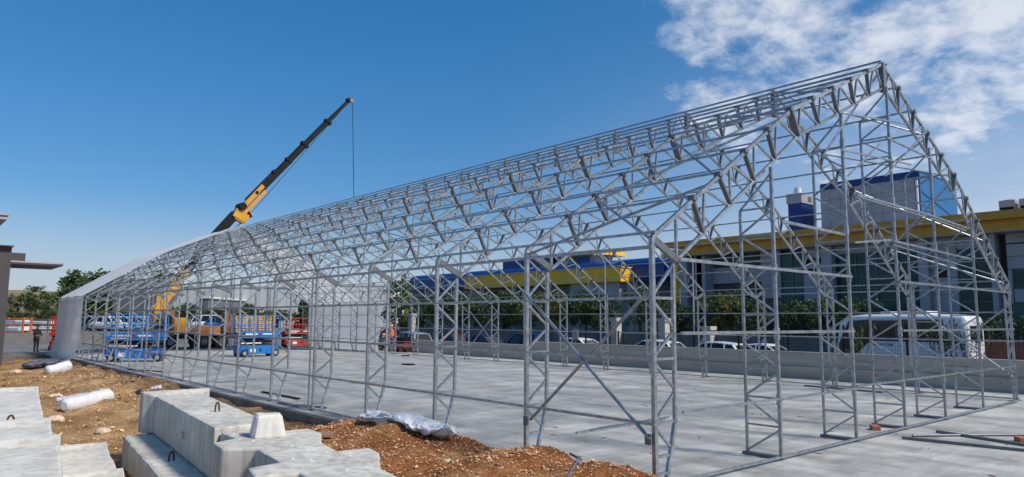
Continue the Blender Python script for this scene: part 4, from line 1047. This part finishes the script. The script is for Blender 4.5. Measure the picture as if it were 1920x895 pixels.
scissor((8.15,34.6,0), R(8), BLUE, 2.45, 'blue scissor lift in front of the stacked yellow timber', SLG)
q = P(562,651,Z=-.1); scissor((q.x,q.y,-.1), R(-10), RED, 2.6, 'red scissor lift at the far end beside the fabric covered wall', SLG)
q = P(93,660,Z=-.2); scissor((q.x+.6,q.y,-.12), R(62), RED, 1.9, 'red narrow lift half hidden behind the left fabric wall', SLG)

# ---------------------------------------------------------------- lorry with folding crane beyond the far gable
TY = 51.0
def T(x, y): return P(x, y, Y=TY)
xa, xb = P(287,640,Y=TY).x, P(520,640,Y=TY).x
lo = thing('crane_lorry', 'orange lorry with a tall black and yellow folding crane standing beyond the far gable', 'crane lorry', (xa,TY,-.1))
def K(name, mb, m_, par=None):
    mb.v = [(x-xa, y-TY, z+.1) for x,y,z in mb.v]; return mb.build(name, m_, par or lo)
K('chassis', MB().box((xa+.2,TY-.5,.62),(xb,TY+1.0,.92)), BLACK)
xm = P(405,630,Y=TY).x
K('flatbed', MB().box((xa+2.2,TY-.95,.93),(xb,TY+1.5,1.06)), BLACK)
for k in range(4):
    x0 = xa+2.3+(xm-xa-2.3)*k/4; x1 = xa+2.3+(xm-xa-2.3)*(k+1)/4
    K('drop_side', MB().box((x0+.015,TY-.99,1.0),(x1-.015,TY-.953,1.62)), ORB); K('side_rail', MB().box((x0+.01,TY-1.03,.86),(x1-.01,TY-.992,1.03)), ORY)
bevel(K('cab', MB().loft([[(xa+x,y,z) for x,z in ((0,.75),(1.15,.75),(1.15,2.5),(1.0,2.75),(.3,2.75),(.0,1.9))] for y in (TY-.95,TY+1.35)], smooth=False), CRATE), .06)
K('side_window', MB().box((xa+.40,TY-.975,1.75),(xa+.95,TY-.952,2.45)), CARGL); K('windscreen', MB().add([(xa+.035,TY-.8,2.05),(xa+.035,TY+1.2,2.05),(xa+.26,TY+1.2,2.65),(xa+.26,TY-.8,2.65)], [(0,1,2,3)]), CARGL)
for x in (.95, 3.3, 4.6, 7.4):
    for y in (TY-.86, TY+1.1):
        w = K('wheel', MB().tube((xa+x,y-.16,.50-.1),(xa+x,y+.16,.50-.1),.50,20), RUB); K('hub', MB().tube((xa+x,y-.17,.4),(xa+x,y+.17,.4),.24,12), STEELD, w)
for x in (2.35, 9.4):
    K('outrigger', MB().box((xa+x-.12,TY-1.35,.0),(xa+x+.12,TY-1.12,1.0)).box((xa+x-.25,TY-1.5,-.1),(xa+x+.25,TY-.98,-.002)), BLACK)
c0 = T(297,602)
K('crane_column', MB().box((c0.x-.45,TY-.55,.9),(c0.x+.5,TY+.55,2.9)).box((c0.x-.30,TY-.35,2.9),(c0.x+.35,TY+.35,3.9)), ORY)
K('control_station', MB().box((c0.x+.9,TY-.75,1.2),(c0.x+1.7,TY+.2,2.2)), ORY)
K('hydraulic_tank', MB().box((c0.x+.55,TY-.6,1.2),(c0.x+.88,TY+.5,2.5)), STEELD)
def boom(name, a, b, w, h, m_, off=0): 
    A, B = T(*a), T(*b); return K(name, MB().bar(A+Vector((0,off,0)), B+Vector((0,off,0)), w, h, up=(0,0,1)), m_)
boom('main_boom', (288,588),(350,505), .50,.66, ORY)
boom('boom_section', (340,520),(404,441), .42,.62, BLACK)
boom('boom_section', (395,452),(441,402), .40,.70, BLACK)
boom('boom_ram', (300,604),(338,540), .16,.20, STEELD, -.35)
boom('boom_ram', (330,522),(372,470), .10,.14, BLACK, -.35)
J0, J1 = (444,402), (657,186)
def jl(t, o=0):
    dx, dy = J1[0]-J0[0], J1[1]-J0[1]; n_ = math.hypot(dx, dy); return (J0[0]+dx*t+dy/n_*o, J0[1]+dy*t-dx/n_*o)
boom('knuckle', (438,398),(462,412), .6,.7, ORY); boom('knuckle', (446,415),(455,400), .5,.8, ORY)
boom('jib_yoke', jl(.03,2),jl(.235,3), .5,.34, ORY); boom('jib_yoke', jl(.03,-8),jl(.22,-7), .42,.26, ORY)
K('pulley', MB().tube(T(452,388)+Vector((0,-.5,0)), T(452,388)+Vector((0,.5,0)), .30,16), BLACK)
K('pulley', MB().tube(T(480,362)+Vector((0,-.3,0)), T(480,362)+Vector((0,.3,0)), .14,12), BLACK)
K('pulley', MB().tube(T(659,189)+Vector((0,-.12,0)), T(659,189)+Vector((0,.12,0)), .22,16), STEELD)
for t0, t1, w in ((.20,.46,.46),(.43,.60,.42),(.57,.80,.36),(.78,1.0,.26)): boom('jib_section', jl(t0),jl(t1), w*.8, w, BLACK)
for t, o in ((.46,-2),(.46,5),(.60,6),(.60,-3),(.80,4),(.80,-4),(.345,6),(.985,2)):
    A = T(*jl(t,o)); K('jib_bracket', MB().box((A.x-.13,TY-.24,A.z-.13),(A.x+.13,TY+.24,A.z+.13)), BLACK)
boom('jib_ram', jl(.10,8),jl(.36,8), .12,.13, BLACK); boom('jib_ram', jl(.36,6.5),jl(.60,6.5), .08,.09, BLACK); boom('jib_ram', jl(.60,5.5),jl(.80,5.5), .06,.07, BLACK); boom('jib_ram', jl(.8,4),jl(.98,3), .05,.05, BLACK)
boom('yoke_arm', (455,416),(470,400), .3,.3, ORY); boom('yoke_arm', (462,395),(470,408), .3,.26, BLACK)
def cable(a, b, r=.022): K('cable', MB().tube(T(*a), T(*b), r, 6), BLACK)
cable((661,193),(663.5,372), .028); cable((655,190),(463,408)); cable((463,408),(432,434)); cable((456,414),(440,432), .018)
# bundles of yellow timber stacked on the flatbed
def bundle(px0, px1, py0, py1, lb, m_, rows, colsn, y0=TY-.9, dep=2.1, slats=True):
    a, b = P(px0,py1,Y=y0), P(px1,py0,Y=y0); z0, z1 = a.z, b.z
    t = thing('timber_bundle', lb, 'timber', ((a.x+b.x)/2, y0+dep/2, z0), 0, 'bundles of timber on the lorry'); cx = (a.x+b.x)/2
    dz = (z1-z0)/rows; w = (b.x-a.x)/colsn
    for r_ in range(rows):
        for c_ in range(colsn):
            x0 = a.x-cx+c_*w+.02; zz = r_*dz
            MB().box((x0,-dep/2+rnd.uniform(0,.06),zz+.02),(x0+w-.04,dep/2,zz+dz-.03)).build('beam', m_, t)
    for xx in (a.x-cx+.25, b.x-cx-.25, 0): MB().box((xx-.03,-dep/2-.012,.0),(xx+.03,-dep/2-.002,z1-z0-.03)).build('strap', WOOD, t)
bundle(441,478,616,632, 'lower left bundle of yellow timber on the lorry', TIMB, 4, 3)
bundle(479,516,616,632, 'lower right bundle of yellow timber behind the blue lift', TIMB, 4, 3)
bundle(441,478,601,615.6, 'middle left bundle of yellow timber on the lorry', TIMB, 4, 3)
bundle(479,516,601,615.6, 'middle right bundle of yellow timber on the lorry', TIMB, 4, 3)
bundle(441,511,592,600.6, 'top bundle of yellow timber on the lorry', TIMB, 3, 4)
bundle(418,440,608,632, 'dark brown crate like stack left of the yellow timber', CRATE, 6, 3)
bundle(424,440,588,607.6, 'reddish brown stack on top of the dark crates', CRATE, 4, 2)
# ---------------------------------------------------------------- trees
def leaf_cloud(r_, clumps, nper, ls):
    mb = MB()
    for (c, rad) in clumps:
        for _ in range(nper):
            d = Vector((r_.gauss(0,1), r_.gauss(0,1), r_.gauss(0,1))).normalized()*rad*r_.random()**.45
            d.z *= .8; p = c + d
            n_ = Vector((r_.gauss(0,1), r_.gauss(0,1), r_.gauss(.5,1))).normalized(); a = n_.orthogonal().normalized()*ls*r_.uniform(.6,1.25); b = n_.cross(a).normalized()*ls*r_.uniform(.35,.7)
            mb.add([p-a, p-b*.9, p+a, p+b], [(0,1,2,3)])
    return mb
TREE_CACHE = {}
def tree_meshes(kind, seed):
    k = (kind, seed)
    if k in TREE_CACHE: return TREE_CACHE[k]
    r_ = random.Random(seed*31+len(kind)); H = 6.0
    cfg = dict(round=(2.2,1.9,.30,LEAF,85,34), dark=(2.1,2.0,.25,LEAFD,90,36), yellow=(2.0,1.7,.3,LEAFY,75,32), tall=(1.9,2.7,.22,LEAF,95,34), airy=(1.7,2.0,.3,LEAF,46,26), far=(2.6,2.2,.2,LEAFD,80,30), conifer=(1.3,2.9,.1,LEAFD,80,40))[kind]
    rx, rz, tr, leafm, nc, nper = cfg; cz = H-rz
    clumps = []
    for i in range(nc):
        while True:
            d = Vector((r_.uniform(-1,1), r_.uniform(-1,1), r_.uniform(-1,1)))
            if .25 < d.length < 1: break
        w = 1.0
        if kind == 'conifer': w = max(.15, .62-.5*d.z)
        clumps.append((Vector((d.x*rx*w, d.y*rx*w, cz+d.z*rz)) * 1.0, r_.uniform(.28,.62)*(.8 if kind in ('airy','conifer') else 1)))
    leaf = leaf_cloud(r_, clumps, nper, .15)
    tk = MB(); base = cz-rz*.55
    tk.tube((0,0,0),(.05,.03,base), .15, 9, .11); tk.tube((.05,.03,base),(.0,.0,cz+rz*.3), .11, 8, .05)
    for i in range(9):
        c = clumps[r_.randrange(len(clumps))][0]; s = Vector((.03,.02,r_.uniform(base*.9, cz))); m_ = s.lerp(c,.5)+Vector((0,0,.15)); tk.tube(s, m_, .055, 6, .035); tk.tube(m_, c, .035, 5, .012)
    TREE_CACHE[k] = (leaf.mesh('crown', leafm), tk.mesh('trunk', BARK)); return TREE_CACHE[k]
def tree(kind, seed, loc, h, label, group, wid=1., rz=0):
    c, t_ = tree_meshes(kind, seed); t = thing('tree', label, 'tree', loc, rz, group); s = h/6.0
    a = link('trunk', t_, t); b = link('crown', c, t); t.scale = (s*wid, s*wid, s); return t
ST = 'street trees along the boundary wall'
def stree(px, pytop, kind, seed, label, X=35.2, wid=1.):
    q = P(px, 600, X=X); zt = P(px, pytop, X=X).z; tree(kind, seed, (X,q.y,-.33), (zt+.33)*1.10, label, ST, wid, px)
for a_ in ((752,527,'tall',1,'tallest street tree left of the blue roof end',35.5,.9),(795,566,'dark',2,'dark tree under the left end of the blue roof'),(828,560,'round',3,'green street tree below the rounded blue roof end'),(866,556,'dark',4,'dark street tree left of the yellow parapet'),
     (905,560,'round',5,'mid green street tree under the left end of the yellow parapet'),(945,556,'dark',6,'dark tree behind the second corner post'),(985,558,'round',1,'green street tree behind the second corner post'),(1030,556,'yellow',2,'yellow tinged street tree right of the second corner post'),(1062,558,'yellow',3,'smaller yellow green street tree below the yellow parapet'),
     (1098,552,'dark',3,'dark street tree under the corner of the yellow parapet'),(1130,560,'dark',5,'dark narrow street tree beside the pale stone pillar'),(1200,545,'airy',4,'light feathery street tree in front of the white wall'),(1226,556,'airy',6,'feathery street tree just left of the near corner post'),
     (1275,578,'dark',1,'dark street tree right of the near corner post'),(1345,553,'round',2,'bushy street tree above the white hatchback'),(1372,562,'yellow',1,'yellow green street tree beside the first gable post'),(1405,572,'dark',2,'dark street tree behind the first gable post'),(1492,572,'dark',4,'dark street tree above the white saloon'),
     (1540,570,'round',6,'street tree behind the second gable post'),(1590,572,'dark',6,'dark street tree left of the white coach'),(1625,575,'round',4,'street tree behind the front of the coach')):
    px, py, kd, sd, lb = a_[:5]; stree(px, py, kd, sd, lb, a_[5] if len(a_) > 5 else 35.2+.3*(sd%3), a_[6] if len(a_) > 6 else .95)
# low bushes seen over the coach
def shrub(px, py, X, zb, h, label, group='bushes along the factory front', w=1.):
    q = P(px, py, X=X); r_ = random.Random(px); cl = [(Vector((r_.uniform(-.7,.7)*w, r_.uniform(-.8,.8)*w, h*r_.uniform(.2,.95))), .3) for _ in range(24)]
    t = thing('bush', label, 'bush', (X,q.y,zb), 0, group)
    leaf_cloud(r_, cl, 34, .11).build('foliage', LEAFD, t, fix=False); MB().tube((0,0,0),(0,0,h*.6),.04,6).build('stem', BARK, t)
for px, lb in ((1690,'dark bush behind the roof of the coach'),(1740,'bush behind the middle of the coach roof'),(1790,'bush behind the rear of the coach'),(1870,'bush right of the coach below the dark recess'),(1910,'bush at the right edge below the factory windows'),(1830,'bush behind the tail of the coach'),(1445,'dark bush below the narrow glazing')):
    shrub(px, 600, 36.0, -.33, 3.0, lb, w=1.3)
# oleander like plants between fence and coach
def oleander(px, py, label, h):
    X = 20.6; q = P(px, 660, X=X); r_ = random.Random(px); mb = MB(); st = MB()
    t = thing('oleander', label, 'shrub', (X,q.y,-.45), 0, 'slender shrubs in front of the coach')
    for _ in range(9):
        tip = Vector((r_.uniform(-.5,.5), r_.uniform(-.65,.65), h*r_.uniform(.82,1.0))); s = Vector((0,r_.uniform(-.1,.1),0)); mid = s.lerp(tip,.6)*1.0; mid.z += .1
        st.tube(s, mid, .018, 5, .012); st.tube(mid, tip, .012, 5, .006)
        for _ in range(34):
            p = mid.lerp(tip, r_.uniform(.1,1.05)); d = Vector((r_.gauss(0,1), r_.gauss(0,1), r_.gauss(.1,.7))).normalized()*r_.uniform(.14,.26); w = d.cross(Vector((0,0,1))).normalized()*.022
            mb.add([p, p+d*.5+w, p+d, p+d*.5-w], [(0,1,2,3)])
    mb.build('foliage', LEAF, t, fix=False); st.build('stem', BARK, t)
oleander(1795,600,'slender shrub with long leaves in front of the rear half of the coach',2.75); oleander(1772,606,'slender shrub in front of the middle of the coach',2.6); oleander(1832,600,'slender shrub at the tail of the coach',2.7); oleander(1608,606,'slender shrub in front of the windscreen of the coach',2.55)

# ---------------------------------------------------------------- far left: sheds, trees, hill
gs = P(248,575,D=92); o = thing('grey_shed', 'dark grey windowless shed seen through the far left frames', 'shed', (gs.x,gs.y,.8)); dx = RT.copy(); dx.z = 0; dx.normalize(); dyv = Vector((-dx.y,dx.x,0))
def obox(mb, c, hw, dep, z0, z1):
    a = c-dx*hw; b = c+dx*hw; e = dyv*dep
    mb.add([a.xy.to_3d()+Vector((0,0,z0)), b.xy.to_3d()+Vector((0,0,z0)), (b+e).xy.to_3d()+Vector((0,0,z0)), (a+e).xy.to_3d()+Vector((0,0,z0)), a.xy.to_3d()+Vector((0,0,z1)), b.xy.to_3d()+Vector((0,0,z1)), (b+e).xy.to_3d()+Vector((0,0,z1)), (a+e).xy.to_3d()+Vector((0,0,z1))],
      [(3,2,1,0),(4,5,6,7),(0,1,5,4),(1,2,6,5),(2,3,7,6),(3,0,4,7)]); return mb
for k in range(4): obox(MB(), Vector(((k-1.5)*1.28*dx.x,(k-1.5)*1.28*dx.y,0)), .63, 6, 0, 6.3).build('wall_panel', WAREG, o)
obox(MB(), Vector((0,0,0)), 2.7, 6.2, 6.303, 6.5).build('roof_edge', WAREG, o)
def warehouse(px0, px1, pyt, D, label, m_, npan, zb=.8, nm='warehouse'):
    a, b = P(px0,pyt,D=D), P(px1,pyt,D=D); c = (a+b)/2; n_ = (b-a); n_.z = 0; L_ = n_.length; n_.normalize(); e = Vector((-n_.y,n_.x,0))*14; zt = (a.z+b.z)/2-zb
    t = thing(nm, label, 'warehouse', (c.x,c.y,zb))
    for k in range(npan):
        p0 = n_*(-L_/2+L_*k/npan+.03); p1 = n_*(-L_/2+L_*(k+1)/npan-.03)
        vs = [p0,p1,p1+e,p0+e]; MB().add([v+Vector((0,0,-1)) for v in vs]+[v+Vector((0,0,zt)) for v in vs], [(3,2,1,0),(4,5,6,7),(0,1,5,4),(1,2,6,5),(2,3,7,6),(3,0,4,7)]).build('wall_panel', m_, t)
    p0, p1 = n_*(-L_/2-.2), n_*(L_/2+.2); q = -Vector((-n_.y,n_.x,0))*.15; vs = [p0+q,p1+q,p1+e,p0+e]
    MB().add([v+Vector((0,0,zt+.005)) for v in vs]+[v+Vector((0,0,zt+.3)) for v in vs], [(3,2,1,0),(4,5,6,7),(0,1,5,4),(1,2,6,5),(2,3,7,6),(3,0,4,7)]).build('roof_edge', WAREW, t)
warehouse(281,590,539,112, 'long white warehouse filling the view through the far gable', WAREW, 18)
warehouse(374,391,560,98, 'small grey shed in front of the white warehouse', WAREG, 2, nm='grey_shed')
warehouse(625,735,536,125, 'white warehouse behind the right fabric wall', WAREW, 8)
FT = 'trees in front of the white warehouse'
def dtree(px, pyt, D, kind, seed, lb, grp, zb=.8, wid=1.):
    q = P(px, 600, D=D); zt = P(px, pyt, D=D).z; tree(kind, seed, (q.x,q.y,zb), zt-zb, lb, grp, wid, px)
for px, py, kd, lb, w in ((338,572,'far','dark tree left of the orange crane arm',1.0),(352,566,'dark','dark tree right of the orange crane arm',1.0),(372,572,'far','bushy tree left of the small grey shed',1.2),(403,577,'dark','low dark tree right of the small grey shed',1.2),(425,574,'far','tree behind the left end of the timber stack',1.1),(466,566,'dark','dark round tree above the yellow timber',1.0),(490,578,'far','low tree above the right end of the timber',1.3),(515,580,'round','green tree right of the timber stack',1.3),(538,579,'round','light green tree left of the dark conifer',1.3)):
    dtree(px, py, 88, kd, px % 6 + 1, lb, FT, .8, w)
dtree(570,556,70,'conifer',2,'tall dark conifer behind the red lift', None, 0, 1.25)
LT = 'trees at the far left'
for px, py, D, kd, sd, lb, w in ((140,507,110,'tall',1,'left crown of the big tree clump left of the fabric roof',1.25),(165,504,112,'round',2,'middle crown of the big tree clump left of the fabric roof',1.2),(195,503,114,'tall',3,'right crown of the big tree clump, partly behind the fabric roof',1.2),
     (66,537,150,'round',4,'round tree on the crest of the dry hill',1.2),(17,552,150,'far',5,'small dark tree on the hill beside the dark building',.8),(106,547,150,'far',1,'low dark tree between the round tree and the big clump',1.9),(225,540,118,'round',5,'tree showing through the frames beside the grey shed',1.1),(300,507,140,'tall',6,'tree top showing above the white warehouse behind the crane arm',1.1),(666,535,135,'round',2,'tree top above the white warehouse on the right',1.2)):
    dtree(px, py, D, kd, sd, lb, LT, .5, w)
for i, px in enumerate((14,30,46,62,78,94,180,200,222,246)):
    dtree(px, 580+(i*7)%11, 84, ('round','yellow','dark')[i%3], i%6+1, ['dark bush in the hedge beside the dark building','second bush of the hedge above the orange rack','third bush of the hedge above the orange rack','bright bush of the hedge between the two racks','bush of the hedge above the metal rack','bush of the hedge beside the fabric wall','bush behind the left blue lift, left one','bush behind the left blue lift, second','bush in front of the grey shed, left','bush in front of the grey shed, right'][i], 'hedge at the far left', .3, 1.5)
# dry hill
def hill():
    v = []; n1, n2 = 60, 14; f = []
    for i in range(n1+1):
        px = -500+i*22
        for j in range(n2+1):
            D = 120+j*22; p = P(px, 600, D=D); t = j/n2
            z = -.8 + 16*smooth(0,.75,t)*(.75+.25*math.sin(px*.008+1.2)) + noise.noise(Vector((p.x*.03,p.y*.03,0)))*1.2*t
            v.append((p.x, p.y, z))
    for i in range(n1):
        for j in range(n2): a = i*(n2+1)+j; f.append((a, a+n2+1, a+n2+2, a+1))
    tag(MB().add(v, f, 0, True).build('hill', HILL, fix=False), kind='structure')
hill()
# dark building with canopy
D0 = 38; dx, dyv = Vector((1,0,0)), Vector((0,1,0))
pc = P(10,560,D=D0); db_ = thing('dark_building', 'dark grey building corner with flat projecting canopy at the left edge', 'building', (pc.x,pc.y,-.4))
def QB(name, x0, x1, d0, d1, z0, z1, m_):
    c = Vector((0,0,0)); a = dx*x0+dyv*d0; b = dx*x1+dyv*d0; e = dyv*(d1-d0)
    vs = [a,b,b+e,a+e]; MB().add([v+Vector((0,0,z0)) for v in vs]+[v+Vector((0,0,z1)) for v in vs], [(3,2,1,0),(4,5,6,7),(0,1,5,4),(1,2,6,5),(2,3,7,6),(3,0,4,7)]).build(name, m_, db_)
m2 = D0/FPX
zz = lambda y: P(10,y,D=D0).z+.4
QB('wall', -9, .10, 0, 9, 0, zz(462), DARKB)
QB('beam', .10, .85, 1.0, 2.2, zz(486), zz(470), DARKB)
QB('canopy', .105, 2.6, .3, 4.5, zz(490), zz(487), GREYL)
QB('canopy_soffit', .105, 2.58, .32, 4.48, zz(490)-.09, zz(490)-.004, DARKB)
QB('roof_edge', -9.2, .16, -.3, 9, zz(462)+.003, zz(461)+.03, DARKB)
QB('upper_roof', -9.2, -.05, 1, 5, zz(398), zz(394), GREYL)
QB('upper_soffit', -9.2, -.12, 1.1, 5, zz(398)-.22, zz(398)-.003, GREYP)
QB('upper_wall', -9.2, -1.6, 2, 9, zz(462)+.1, zz(398)-.23, DARKB)
# racks of stacked material
def rack(px0, px1, pyt, pyb, D, label, frame, rows, seed):
    a, b = P(px0,pyb,D=D), P(px1,pyb,D=D); c = (a+b)/2; hgt = P(px0,pyt,D=D).z-a.z; n_ = b-a; n_.z = 0; w = n_.length; n_.normalize()
    t = thing('storage_rack', label, 'rack', (c.x,c.y,a.z), math.atan2(n_.y,n_.x), 'racks of material at the far left'); r_ = random.Random(seed)
    for x in (-w/2, w/2):
        for y in (-.5,.5): MB().box((x-.05,y-.05,0),(x+.05,y+.05,hgt)).build('upright', frame, t)
    for k in range(rows+1):
        z = .1+(hgt-.2)*k/rows
        for y in (-.5,.5): MB().box((-w/2+.052,y-.04,z-.06),(w/2-.052,y+.04,z+.04)).build('beam', frame, t)
    cols_ = [WHITE, WHITE, WHITE, GREYL, CARBL, PURP]
    for k in range(rows):
        z = .16+(hgt-.2)*k/rows; hh = (hgt-.2)/rows-.17
        x = -w/2+.1
        while x < w/2-.25:
            l = r_.uniform(.4,.9); l = min(l, w/2-.1-x); n2 = r_.choice((1,2,2,3))
            for q in range(n2): MB().box((x,-.55,z+hh*q/n2+.01),(x+l-.05,.5,z+hh*(q+1)/n2-.02)).build('pallet_load', r_.choice(cols_), t)
            x += l
rack(5,48,595,648,60,'orange rack loaded with white and pale blue packs', ORR, 4, 2); rack(52,94,597,650,62,'grey rack with mixed metal parts and lilac packs on top', STEELD, 5, 5)
# fence behind the racks
# cars on the raised yard
CG = 'new cars parked on the raised yard'
for i, (px, D, pt, kd, lb) in enumerate(((176,72,CARS,'hatch','silver car leftmost in the row of new cars'),(192,71,CARB,'sedan','dark blue car second in the row of new cars'),(208,70,CARW,'hatch','white hatchback third in the row of new cars'),(224,70,CARW,'sedan','white car behind the left end of the left blue lift'),(241,70,CARBL,'sedan','light blue car behind the middle of the left blue lift'),(257,70,CARS,'sedan','silver saloon behind the right part of the left blue lift'),(272,71,CARW,'hatch','white car next to the lorry cab'))):
    q = P(px, 620, D=D); car(pt, kd, (q.x,q.y,.85), R(-60), lb, CG)
q = P(402,620,D=72); car(CARW,'suv',(q.x,q.y,.85), R(-35), 'white car behind the flatbed of the lorry', CG); q = P(428,620,D=72); car(CARBL if False else BLUE,'hatch',(q.x,q.y,.85), R(-35), 'blue car left of the dark crates', CG)

# ---------------------------------------------------------------- people
def person(loc, rz, label, top, legs, pose, helmet=None, vest=None):
    """one skinned body; joints in metres, facing +X"""
    J = dict(stand=dict(pel=(0,0,.93), sp=(.0,0,1.15), ch=(.02,0,1.36), nk=(.03,0,1.50), hd=(.05,0,1.62), ht=(.05,0,1.74),
               lk=(.03,.11,.50), la=(-.02,.12,.09), lt=(.16,.13,.04), rk=(.06,-.11,.50), ra=(.03,-.12,.09), rt=(.21,-.13,.04), ls=(.0,.19,1.42), le=(.06,.26,1.14), lw=(.25,.22,1.0), lh=(.33,.20,.98), rs=(.0,-.19,1.42), re=(.08,-.26,1.15), rw=(.28,-.20,1.06), rh=(.36,-.18,1.06)),
             crouch=dict(pel=(-.12,0,.42), sp=(.0,0,.60), ch=(.12,0,.78), nk=(.20,0,.90), hd=(.27,0,1.0), ht=(.30,0,1.12),
               lk=(.28,.15,.48), la=(.05,.14,.09), lt=(.22,.15,.04), rk=(.22,-.15,.26), ra=(-.12,-.13,.10), rt=(.05,-.14,.04), ls=(.12,.19,.84), le=(.32,.24,.66), lw=(.45,.14,.50), lh=(.52,.10,.44), rs=(.12,-.19,.84), re=(.30,-.24,.62), rw=(.45,-.14,.45), rh=(.52,-.10,.40)))[pose]
    E_ = [('pel','sp'),('sp','ch'),('ch','nk'),('nk','hd'),('hd','ht'),('pel','lp'),('lp','lk'),('lk','la'),('la','lt'),('pel','rp'),('rp','rk'),('rk','ra'),('ra','rt'),('ch','ls'),('ls','le'),('le','lw'),('lw','lh'),('ch','rs'),('rs','re'),('re','rw'),('rw','rh')]
    px_, pz = J['pel'][0], J['pel'][2]; J['lp'] = (px_,.10,pz-.06); J['rp'] = (px_,-.10,pz-.06)
    rad = dict(pel=.14,sp=.13,ch=.15,nk=.055,hd=.095,ht=.075,lp=.10,rp=.10,lk=.068,rk=.068,la=.045,ra=.045,lt=.04,rt=.04,ls=.07,rs=.07,le=.046,re=.046,lw=.034,rw=.034,lh=.038,rh=.038)
    # fingers: four of unequal length and a thumb on each hand
    for s, h, w in (('l','lh','lw'),('r','rh','rw')):
        d = (Vector(J[h])-Vector(J[w])).normalized()
        for k, (o, ln) in enumerate(((-.026,.06),(-.009,.072),(.009,.068),(.026,.05))):
            J[s+'f%d'%k] = tuple(Vector(J[h])+d*ln+Vector((0,o,-.02))); rad[s+'f%d'%k] = .009; E_.append((h,s+'f%d'%k))
        J[s+'th'] = tuple(Vector(J[h])+Vector((.01,-.04 if s=='l' else .04,.03))); rad[s+'th'] = .010; E_.append((h,s+'th'))
    names = list(J); me = bpy.data.meshes.new('person_body'); me.from_pydata([J[n] for n in names], [(names.index(a), names.index(b)) for a, b in E_], [])
    o = bpy.data.objects.new('tmp', me); COL.objects.link(o); sk = o.modifiers.new('skin','SKIN'); o.modifiers.new('sub','SUBSURF').levels = 1
    for i, n in enumerate(names): me.skin_vertices[0].data[i].radius = (rad[n],)*2; me.skin_vertices[0].data[i].use_root = (n == 'pel')
    dg = bpy.context.evaluated_depsgraph_get(); bme = bpy.data.meshes.new_from_object(o.evaluated_get(dg)); bpy.data.objects.remove(o)
    bme.materials.clear(); [bme.materials.append(m_) for m_ in (top, legs, SKIN, RUB)]
    zp, zn = J['pel'][2], J['nk'][2]; lw_, rw_ = Vector(J['lh']), Vector(J['rh'])
    for p in bme.polygons:
        c = p.center; p.use_smooth = True
        if c.z < .10: p.material_index = 3
        elif (c-lw_).length < .12 or (c-rw_).length < .12: p.material_index = 2
        elif c.z > zn+.02 and abs(c.y) < .14: p.material_index = 2
        elif c.z < zp+.02 and pose == 'stand' or (pose == 'crouch' and (c.z < .44 or (c.x > .1 and c.z < .58 and abs(c.y) > .09 and abs(c.y) < .2))): p.material_index = 1
        else: p.material_index = 0
    t = thing('person', label, 'person', loc, rz, 'people on the site'); link('body', bme, t)
    hd = Vector(J['hd'])+Vector((0,0,.05)); ht = Vector(J['ht'])
    mb = MB(); rings = []
    for k in range(6):
        a = k/5*math.pi/2; r_ = .125*math.cos(a)+.004; rings.append([(hd.x+r_*1.1*math.cos(g), hd.y+r_*math.sin(g), hd.z+.02+.125*math.sin(a)) for g in [2*math.pi*q/14 for q in range(14)]])
    mb.loft(rings); (mb.tube((hd.x+.03,hd.y,hd.z+.015),(hd.x+.03,hd.y,hd.z+.03),.155,16) if helmet else None)
    mb.build('helmet' if helmet else 'hair', helmet or CLOB, t)
    f = MB(); fx = J['hd'][0]+.09
    f.tube((fx,0,J['hd'][2]),(fx+.03,0,J['hd'][2]-.02),.016,6)
    for s in (-1, 1): f.tube((J['hd'][0],s*.092,J['hd'][2]-.01),(J['hd'][0],s*.108,J['hd'][2]-.01),.026,6)
    f.build('nose_and_ears', SKIN, t)
    ey = MB(); [ey.box((fx-.012,s*.034-.011,J['hd'][2]+.022),(fx+.004,s*.034+.011,J['hd'][2]+.034)) for s in (-1,1)]; ey.box((fx-.01,-.025,J['hd'][2]-.055),(fx+.004,.025,J['hd'][2]-.047)); tag(ey.build('eyes_and_mouth', CLOB, t), kind='stuff')
    if vest:
        mb = MB(); rr = []
        a, b = Vector(J['sp']), Vector(J['ch'])+Vector((0,0,.07))
        for k in range(5):
            c = a.lerp(b, k/4)-Vector((0,0,.12*(1-k/4))); rr.append([(c.x+(.165+.01*(k==2))*math.cos(g), c.y+.205*math.sin(g), c.z) for g in [2*math.pi*q/16 for q in range(16)]])
        mb.loft(rr, cap=False); mb.build('vest', vest, t)
    return t
q = P(66,661,Z=-.10); person((q.x,q.y,-.10), R(-60), 'worker in black clothes standing beside the metal rack at the far left', CLOB, CLOB, 'stand')
q = P(734,659,Z=0); person((q.x,q.y,0), R(150), 'worker in an orange vest standing at the far right posts', VEST, CLON, 'stand', HELM, VEST)
q = P(745,659,Z=0); person((q.x,q.y,0), R(-170), 'worker in navy clothes beside the one in the orange vest', CLON, CLON, 'stand')
q = P(714,658,Z=0); person((q.x,q.y,0), R(20), 'worker with an orange helmet crouching at the edge of the fabric wall', CLON, CLOB, 'crouch', HELM)
# red generator next to the workers
q = P(769,660,Z=0); g_ = thing('generator', 'dark red machine on small wheels beside the workers at the far right', 'generator', (q.x-.3,q.y,0), R(20))
bevel(MB().box((-.75,-.4,.22),(.55,.4,.62)).build('casing', CARR, g_), .04)
MB().box((-.7,-.35,.625),(-.1,.35,.95)).build('engine_cover', BLACK, g_); MB().tube((.25,-.3,.80),(.25,.3,.80),.18,14).build('drum', BLACK, g_)
for x in (-.5,.35):
    for y in (-.42,.42): MB().tube((x,y-.05,.16),(x,y+.05,.16),.16,14).build('wheel', RUB, g_)
MB().path([(.55,-.3,.5),(.95,-.3,.85),(.95,.3,.85),(.55,.3,.5)], .02, 6).build('handle', STEELD, g_)
